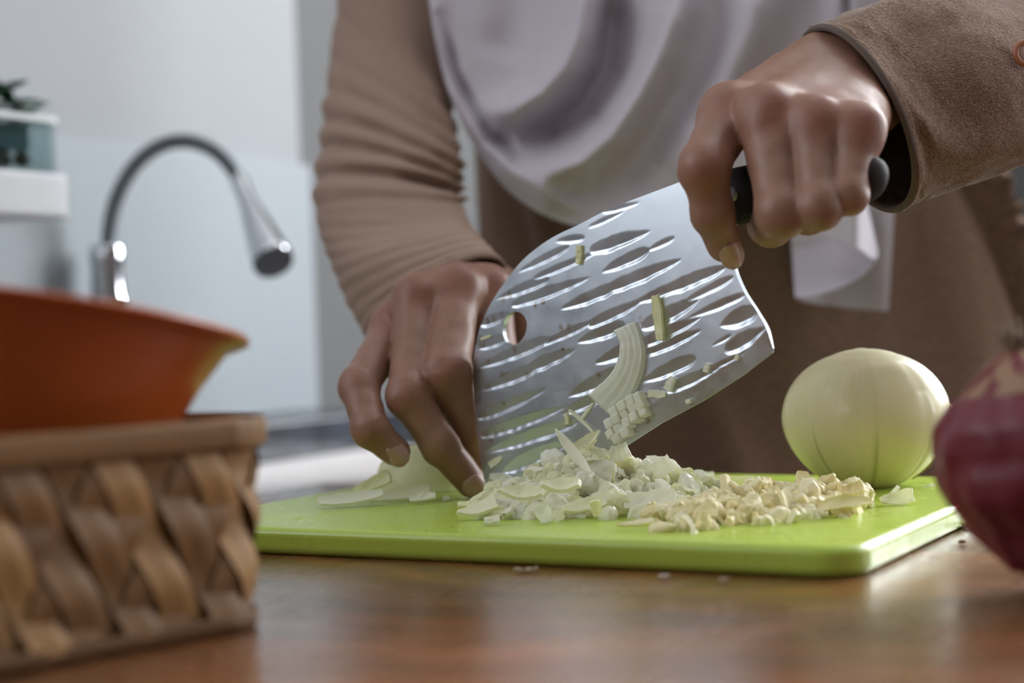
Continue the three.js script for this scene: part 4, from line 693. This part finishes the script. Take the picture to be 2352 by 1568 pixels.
// slips one can point at. dir: along the slip, out: the way its broad side faces
function lay(name, geo, mat, pos, along, out, label, category, group) {
  const x = along.clone().normalize(), z = out.clone().addScaledVector(x, -out.dot(x)).normalize(), y = z.clone().cross(x); const m = new THREE.Mesh(geo, mat); m.name = numbered(name); m.position.copy(pos); m.quaternion.setFromRotationMatrix(new THREE.Matrix4().makeBasis(x, y, z)); scene.add(m); return tag(m, label, category, group);
}
function between(name, a, b, D, wpx, tpx, bend, taper, label, mat = M.bits[0], out = V(0, 0.2, 1), cup = 0, D2 = D, rag = 1.1) { const p = P(a[0], a[1], D), q = P(b[0], b[1], D2), l = p.distanceTo(q); return lay(name, slip(l, pxm(wpx, D), pxm(tpx, D), bend, cup, taper[0], taper[1], a[0] * 0.13, rag), mat, p.clone().add(q).multiplyScalar(0.5), q.clone().sub(p), out, label, 'onion slice'); }
between('onion_sliver', [1275, 988], [1356, 1090], 0.794, 40, 9, 0.5, [0.05, 0.15], 'long pointed sliver on top of the chopped onion, leaning left', M.bits[2], V(0.3, 0.1, 1), 8, 0.782);
between('onion_sliver', [1378, 988], [1312, 1046], 0.798, 42, 8, 0.4, [0.08, 0.8], 'pointed sliver on top of the chopped onion, leaning right', M.bits[0], V(-0.2, 0.2, 1), 8);
between('onion_sliver', [1340, 1020], [1392, 1046], 0.796, 22, 9, -0.3, [0.5, 0.5], 'short sliver lying across the peak of the onion heap', M.bits[2]);
between('onion_sliver', [1372, 1008], [1345, 1032], 0.793, 12, 5, 0.2, [0.2, 0.8], 'thin yellow green sliver standing at the peak of the heap', M.bits[1]);
between('onion_slice', [1140, 1132], [1250, 1136], 0.775, 50, 12, 1.1, [0.15, 0.5], 'broad smooth slice at the left front of the onion heap', M.bits[0], V(-0.15, 0.9, 1), 8);
between('onion_slice', [1050, 1183], [1142, 1160], 0.772, 50, 9, 0.6, [0.08, 0.9], 'flat pointed slice at the left tip of the onion heap', M.bits[0], V(-0.1, 0.9, 0.6), 4, 0.775);
between('onion_slice', [1110, 1160], [1140, 1122], 0.785, 36, 8, 0.4, [0.9, 0.2], 'upright pointed slice between the fingertip and the heap', M.bits[0], V(-0.1, 0.3, 1), 5);
between('onion_slice', [1240, 1120], [1335, 1118], 0.768, 50, 12, 1.2, [0.3, 0.5], 'wide curved slice in the middle of the onion heap', M.bits[0], V(0.2, 1.2, 1), 8);
between('onion_slice', [1290, 1172], [1388, 1150], 0.757, 38, 10, 0.5, [0.4, 0.8], 'long flat slice along the foot of the onion heap', M.bits[0], V(0, 0.6, 1), 4, 0.765);
between('onion_slice', [1240, 1155], [1256, 1202], 0.752, 40, 8, 0.4, [0.9, 0.6], 'pale slice sliding off the front of the onion heap', M.bits[2], V(0, 0.5, 1), 4, 0.748);
between('onion_slice', [1366, 1150], [1372, 1184], 0.752, 30, 8, 0.4, [0.8, 0.6], 'small rounded slice at the foot of the onion heap, near the middle', M.bits[1], V(0, 0.5, 1), 4, 0.752);
between('onion_slice', [1430, 1158], [1552, 1144], 0.768, 46, 14, 0.4, [0.7, 0.9], 'thick glassy slice between the onion heap and the garlic', M.bits[2], V(0.1, 0.6, 1), 4);
between('onion_slice', [1500, 1085], [1542, 1058], 0.800, 44, 10, 0.2, [0.9, 0.9], 'square cut slice standing up at the right of the onion heap', M.bits[2], V(0.1, 0.1, 1));
between('onion_slice', [1400, 1050], [1444, 1030], 0.802, 40, 10, 0.3, [0.8, 0.8], 'ragged slice at the top right of the onion heap', M.bits[2], V(0.1, 0.2, 1), 0, 0.802, 2);
between('onion_slice', [1052, 1164], [1108, 1150], 0.81, 22, 7, 0.8, [0.7, 0.8], 'thin pale slice beside the fingertip on the board', M.bits[1], V(0, 0.9, 0.5));
between('onion_crumb', [1112, 1196], [1148, 1194], 0.748, 17, 12, 0, [0.9, 0.9], 'small pale cube on the board in front of the onion heap', M.bits[2], V(0, 0.6, 1));
between('onion_crumb', [1988, 1200], [2008, 1210], 0.74, 13, 9, 0.2, [0.7, 0.7], 'tiny white crumb near the right edge of the board', M.bits[2], V(0, 0.6, 1));
between('onion_slice', [1590, 1096], [1640, 1092], 0.90, 20, 6, 0.2, [0.7, 0.8], 'small flat pale slice at the far side of the board', M.bits[2], V(0, 0.6, 1));
between('onion_slice', [1615, 1103], [1735, 1100], 0.885, 24, 8, 0.3, [0.5, 0.4], 'long flat yellow slice at the far side of the board', M.bits[1], V(0, 0.6, 1));
between('onion_crumb', [1737, 1100], [1748, 1094], 0.89, 9, 6, 0.2, [0.6, 0.3], 'tiny white crumb behind the garlic', M.bits[2]);
between('garlic_slice', [1418, 1208], [1500, 1196], 0.718, 18, 8, 0.3, [0.15, 0.8], 'thin pointed garlic slice at the left tip of the garlic heap', M.garlic[1], V(0, 0.8, 0.6));
between('garlic_slice', [1930, 1132], [1985, 1118], 0.745, 36, 9, 0.9, [0.4, 0.7], 'curled garlic slice with a dark hollow at the right of the heap', M.garlic[2], V(0, 0.6, 1), 8);
between('garlic_slice', [1880, 1160], [2004, 1146], 0.735, 42, 10, -1.0, [0.5, 0.25], 'broad crescent garlic slice at the right front of the heap', M.garlic[0], V(0, 0.5, 1), 6);
between('onion_slice', [2020, 1150], [2098, 1140], 0.775, 40, 9, 0.5, [0.3, 0.8], 'pale slice lying at the foot of the peeled onion', M.bits[0], V(0, 0.6, 1), 4);
between('onion_slice', [2030, 1158], [2064, 1116], 0.775, 14, 6, 0.2, [0.6, 0.6], 'thin strip leaning on the peeled onion', M.bits[2]);
between('onion_slice', [2108, 1136], [2152, 1124], 0.85, 34, 8, 0.6, [0.5, 0.8], 'bright ragged slice at the right of the peeled onion', M.bits[2], V(0.3, 0.5, 1), 4, 0.85, 2);

// half an onion and its slices under the fingers
{
  const c = boardAt(960, 1146), hD = depthOf(c) + 0.03, r = pxm(112, hD), b = boardAt(962, 1128), t = thing('onion_half', V(b.x, BOARD, b.z), 'cut half of a white onion lying under the fingers', 'onion');
  const face = Math.atan2(-0.30, 1), put = (g) => { g.rotateY(face); g.translate(b.x, BOARD + 0.0006, b.z); return g; };
  const arch = (r1, r0, back, off) => { const sh = new THREE.Shape(); const n = 40, wob = (a, k) => 1 + 0.05 * noise(Math.cos(a) * 2.5, Math.sin(a) * 2.5, k); for (let i = 0; i <= n; i++) { const a = Math.PI * i / n, q = r1 * wob(a, r1 * 300); i ? sh.lineTo(Math.cos(a) * q, Math.sin(a) * q * 0.9) : sh.moveTo(q, 0); } for (let i = n; i >= 0; i--) { const a = Math.PI * i / n, q = r0 * wob(a, r0 * 300); sh.lineTo(Math.cos(a) * q, Math.sin(a) * q * 0.9); } const bv = 0.0009, g = new THREE.ExtrudeGeometry(sh, { depth: back, bevelEnabled: true, bevelThickness: bv, bevelSize: bv, bevelOffset: -bv, bevelSegments: 3 }); g.translate(0, bv, -back - off); return put(g); };
  const ks = [1, 0.80, 0.62, 0.45, 0.28]; ks.forEach((k, i) => part('layer', arch(r * k, r * (ks[i + 1] ?? 0.02) + 0.0007, r * 0.25, 0.0012 * i + 0.001 * (i % 2)), i % 2 ? M.bits[1] : M.bits[i ? 1 : 0], t));
  const g = new THREE.SphereGeometry(1, 64, 32, Math.PI, Math.PI, 0, Math.PI / 2); g.scale(r * 0.985, r * 0.89, r * 0.8); g.scale(1, 1, -1); g.rotateY(0); { const ix = g.index.array; for (let i = 0; i < ix.length; i += 3) { const q = ix[i]; ix[i] = ix[i + 1]; ix[i + 1] = q; } } g.computeVertexNormals(); g.translate(0, 0, -r * 0.2); part('outer_layer', put(g), M.bits[1], t);
}
between('onion_skin_slice', [732, 1158], [880, 1138], 0.845, 40, 6, 0.5, [0.7, 0.5], 'thin onion layer with a browned end at the left of the board', M.bits[2], V(0, 0.8, 0.7), 7, 0.85);
between('onion_slice', [830, 1146], [990, 1128], 0.862, 34, 7, 0.4, [0.4, 0.7], 'long layered slice at the foot of the onion half', M.bits[0], V(0, 0.6, 1), 6);
between('onion_slice', [815, 1128], [900, 1098], 0.872, 40, 7, 0.7, [0.3, 0.8], 'loose outer layer leaning on the onion half', M.bits[1], V(-0.3, 0.6, 1), 8);
between('onion_slice', [940, 1146], [1000, 1138], 0.85, 22, 8, 0.3, [0.6, 0.6], 'short slice in front of the onion half', M.bits[2], V(0, 0.6, 1), 6);
between('onion_crumb', [1018, 1146], [1032, 1142], 0.86, 13, 9, 0, [0.7, 0.7], 'tiny white crumb beside the bent fingertip', M.bits[2]);

// bits that stick to the blade
function stuck(name, a, b, wz, tpx, bend, taper, label, mat = M.bits[2], cup = 0, rag = 0.6) { const [ax, ay] = z3(a), [bx, by] = z3(b), p = kpos(...kuv(ax, ay), 0.0012 + pxm(tpx, 0.8) * 0.5), q = kpos(...kuv(bx, by), 0.0012 + pxm(tpx, 0.8) * 0.5), l = p.distanceTo(q); return lay(name, slip(l, pxm(wz / 1.9605, 0.8), pxm(tpx, 0.8), bend, cup, taper[0], taper[1], a[0] * 0.37, rag), mat, p.add(q).multiplyScalar(0.5), q.clone().sub(p), KN, label, 'onion slice'); }
{
  // the curved slice with its layers: an arc sheet on the blade
  const mid = smoothLine([[757, 682], [786, 745], [793, 815], [775, 890], [735, 960], [690, 1010], [655, 1045]], 40), wid = [38, 34, 40, 44, 52, 62, 66];
  const p = [], idx = [], n = 40, m = 12, widthAt = (t) => { const k = t * 6, i = Math.min(5, Math.floor(k)); return lerp(wid[i], wid[i + 1], k - i); };
  for (const top of [1, 0]) for (let i = 0; i <= n; i++) { const [x, y] = mid[i], [xa, ya] = mid[Math.max(0, i - 1)], [xb, yb] = mid[Math.min(n, i + 1)], L2 = Math.hypot(xb - xa, yb - ya), nx = -(yb - ya) / L2, ny = (xb - xa) / L2; for (let j = 0; j <= m; j++) { const e = j / m * 2 - 1, w = widthAt(i / n) * 1.12; const step = 0.0007 * Math.floor((e + 1) * 2.0) + 0.0004 * noise(i / 4, j / 3, 2), h = top ? 0.0030 + step + 0.0012 * Math.sin(Math.PI * i / n) - 0.0006 * e * e : 0.0011; const q = kpos(...kuv(...z3([x + nx * w * e, y + ny * w * e + 3 * noise(i / 3, e, 5)])), h); p.push(q.x, q.y, q.z); } }
  const M2 = (n + 1) * (m + 1), k = m + 1; for (let i = 0; i < n; i++) for (let j = 0; j < m; j++) { const o = i * k + j; idx.push(o, o + 1, o + k, o + 1, o + k + 1, o + k, M2 + o, M2 + o + k, M2 + o + 1, M2 + o + 1, M2 + o + k, M2 + o + k + 1); }
  const rim = []; for (let j = 0; j < m; j++) rim.push(j); for (let i = 0; i < n; i++) rim.push(i * k + m); for (let j = m; j > 0; j--) rim.push(n * k + j); for (let i = n; i > 0; i--) rim.push(i * k); rim.forEach((o, i) => { const q = rim[(i + 1) % rim.length]; idx.push(o, M2 + o, q, q, M2 + o, M2 + q); });
  const g = new THREE.BufferGeometry(); g.setAttribute('position', new THREE.BufferAttribute(new Float32Array(p), 3)); g.setIndex(idx); const g2 = g.toNonIndexed(); g2.computeVertexNormals();
  const gs = new THREE.BufferGeometry(); gs.setAttribute('position', g.attributes.position.clone()); gs.setIndex(idx); gs.computeVertexNormals();
  solo('onion_slice', gs, M.bits[2], kpos(...kuv(...z3([750, 900])), 0.002), 'large curved onion slice with ringed layers stuck on the blade', 'onion slice');
}
stuck('onion_slice', [890, 545], [915, 745], 58, 9, 0.3, [0.6, 0.6], 'long greenish slice stuck high on the blade', M.bits[1], 5);
stuck('onion_slice', [545, 320], [540, 405], 40, 8, 0.2, [0.6, 0.5], 'small yellowish piece stuck near the top of the blade', M.bits[1]);
stuck('onion_sliver', [500, 1060], [610, 1160], 20, 5, 0.5, [0.5, 0.5], 'thin curved shred stuck low on the blade, left of the diced cluster', M.bits[0]);
stuck('onion_sliver', [545, 1110], [600, 1030], 22, 5, -0.4, [0.6, 0.4], 'second thin shred crossing the curved shred on the blade', M.bits[0]);
stuck('onion_crumb', [485, 1075], [490, 1125], 26, 7, 0, [0.5, 0.6], 'small yellowish crumb stuck low on the blade', M.bits[1]);
stuck('onion_crumb', [940, 970], [965, 915], 40, 10, 0, [0.9, 0.7], 'small white cube stuck near the cutting edge', M.bits[2]);
stuck('onion_crumb', [1112, 890], [1122, 850], 24, 8, 0, [0.8, 0.8], 'tiny white cube stuck at the right end of the cutting edge', M.bits[2]);
stuck('onion_crumb', [1246, 835], [1256, 812], 18, 6, 0, [0.8, 0.8], 'tiny white fleck stuck by the heel of the blade', M.bits[2]);
stuck('onion_crumb', [1024, 1022], [1042, 1020], 24, 7, 0, [0.7, 0.7], 'tiny round crumb on the cutting edge, right of the diced cluster', M.bits[2]);
stuck('onion_slice', [850, 985], [930, 990], 50, 4, 0.2, [0.5, 0.4], 'thin wet film of onion beside the diced cluster', M.bits[0], 0, 2);
stuck('onion_slice', [150, 1355], [255, 1375], 62, 9, 0.5, [0.4, 0.3], 'ragged onion flake at the tip of the blade', M.bits[2], 6, 2);
stuck('onion_slice', [140, 1310], [190, 1275], 40, 5, 0.3, [0.7, 0.5], 'thin pale flake above the tip of the blade', M.bits[0], 4, 2);
stuck('onion_slice', [310, 1318], [365, 1300], 24, 5, 0.2, [0.6, 0.7], 'small flat flake on the lower part of the blade', M.bits[0]);
stuck('onion_crumb', [98, 742], [148, 724], 22, 4, 0.2, [0.3, 0.2], 'small greyish flake by the left edge of the blade', M.bits[1]);
// the diced cluster: cubes still together
{ const r = rng(77); const u = [0.0098, 0.0, 0], cells = [[700, 1165], [735, 1142], [772, 1118], [808, 1092], [842, 1068], [690, 1120], [725, 1098], [762, 1075], [798, 1050], [832, 1036], [712, 1068], [752, 1040], [790, 1015], [822, 1000], [725, 1185], [765, 1158]];
  cells.forEach(([x, y], i) => { const g = new RoundedBoxGeometry(pxm(23, 0.8) * (0.9 + 0.25 * r()), pxm(23, 0.8) * (0.9 + 0.25 * r()), 0.0042 + 0.002 * r(), 2, 0.0008); const m = new THREE.Mesh(g, M.bits[2]); m.name = numbered('onion_cube'); m.position.copy(kpos(...kuv(...z3([x, y])), 0.0028)); m.rotation.set((r() - 0.5) * 0.3, -YAW + (r() - 0.5) * 0.3, 0.5 + (r() - 0.5) * 0.3, 'YXZ'); scene.add(m); tag(m, 'small white cube in the diced cluster stuck on the blade', 'onion cube', 'cubes of the diced cluster on the blade'); }); }

// scraps on the table
M.peel = [[0.60, 0.50, 0.36], [0.30, 0.13, 0.06], [0.75, 0.70, 0.60]].map((c) => phys({ color: rgb(...c), roughness: 0.6, transmission: 0.2, thickness: 0 }));
function scrap(px, py, lpx, wpx, mat, label, ang = 0) { const p = tableAt(px, py); const D = depthOf(p); p.y = TABLE + 0.0008; return lay('onion_scrap', slip(pxm(lpx, D), pxm(wpx, D) * 2.4, 0.0009, 0.7, 8, 0.4, 0.5, px), mat, p, V(Math.cos(ang), 0, Math.sin(ang)), V(0, 1, 0), label, 'onion scrap'); }
scrap(1208, 1316, 56, 8, M.peel[0], 'pale flake on the table in front of the board, leftmost');
scrap(1525, 1330, 26, 7, M.peel[2], 'small pale crumb on the table at the middle of the board front');
scrap(1662, 1338, 24, 6, M.peel[0], 'small tan crumb on the table near the front corner of the board');
scrap(2215, 1213, 50, 14, M.peel[2], 'white crumpled peel on the table by the right side of the board', 0.6);
scrap(2262, 1212, 40, 9, M.peel[2], 'thin whitish peel between the board and the red onion', -0.4);
scrap(2210, 1250, 16, 8, M.peel[1], 'small rust brown crumb on the table by the red onion');

// ------------------------------------------------------------------ hand over
scene.traverse((o) => { if (o.isMesh) { o.castShadow = true; o.receiveShadow = true; } });
renderer.render(scene, camera);
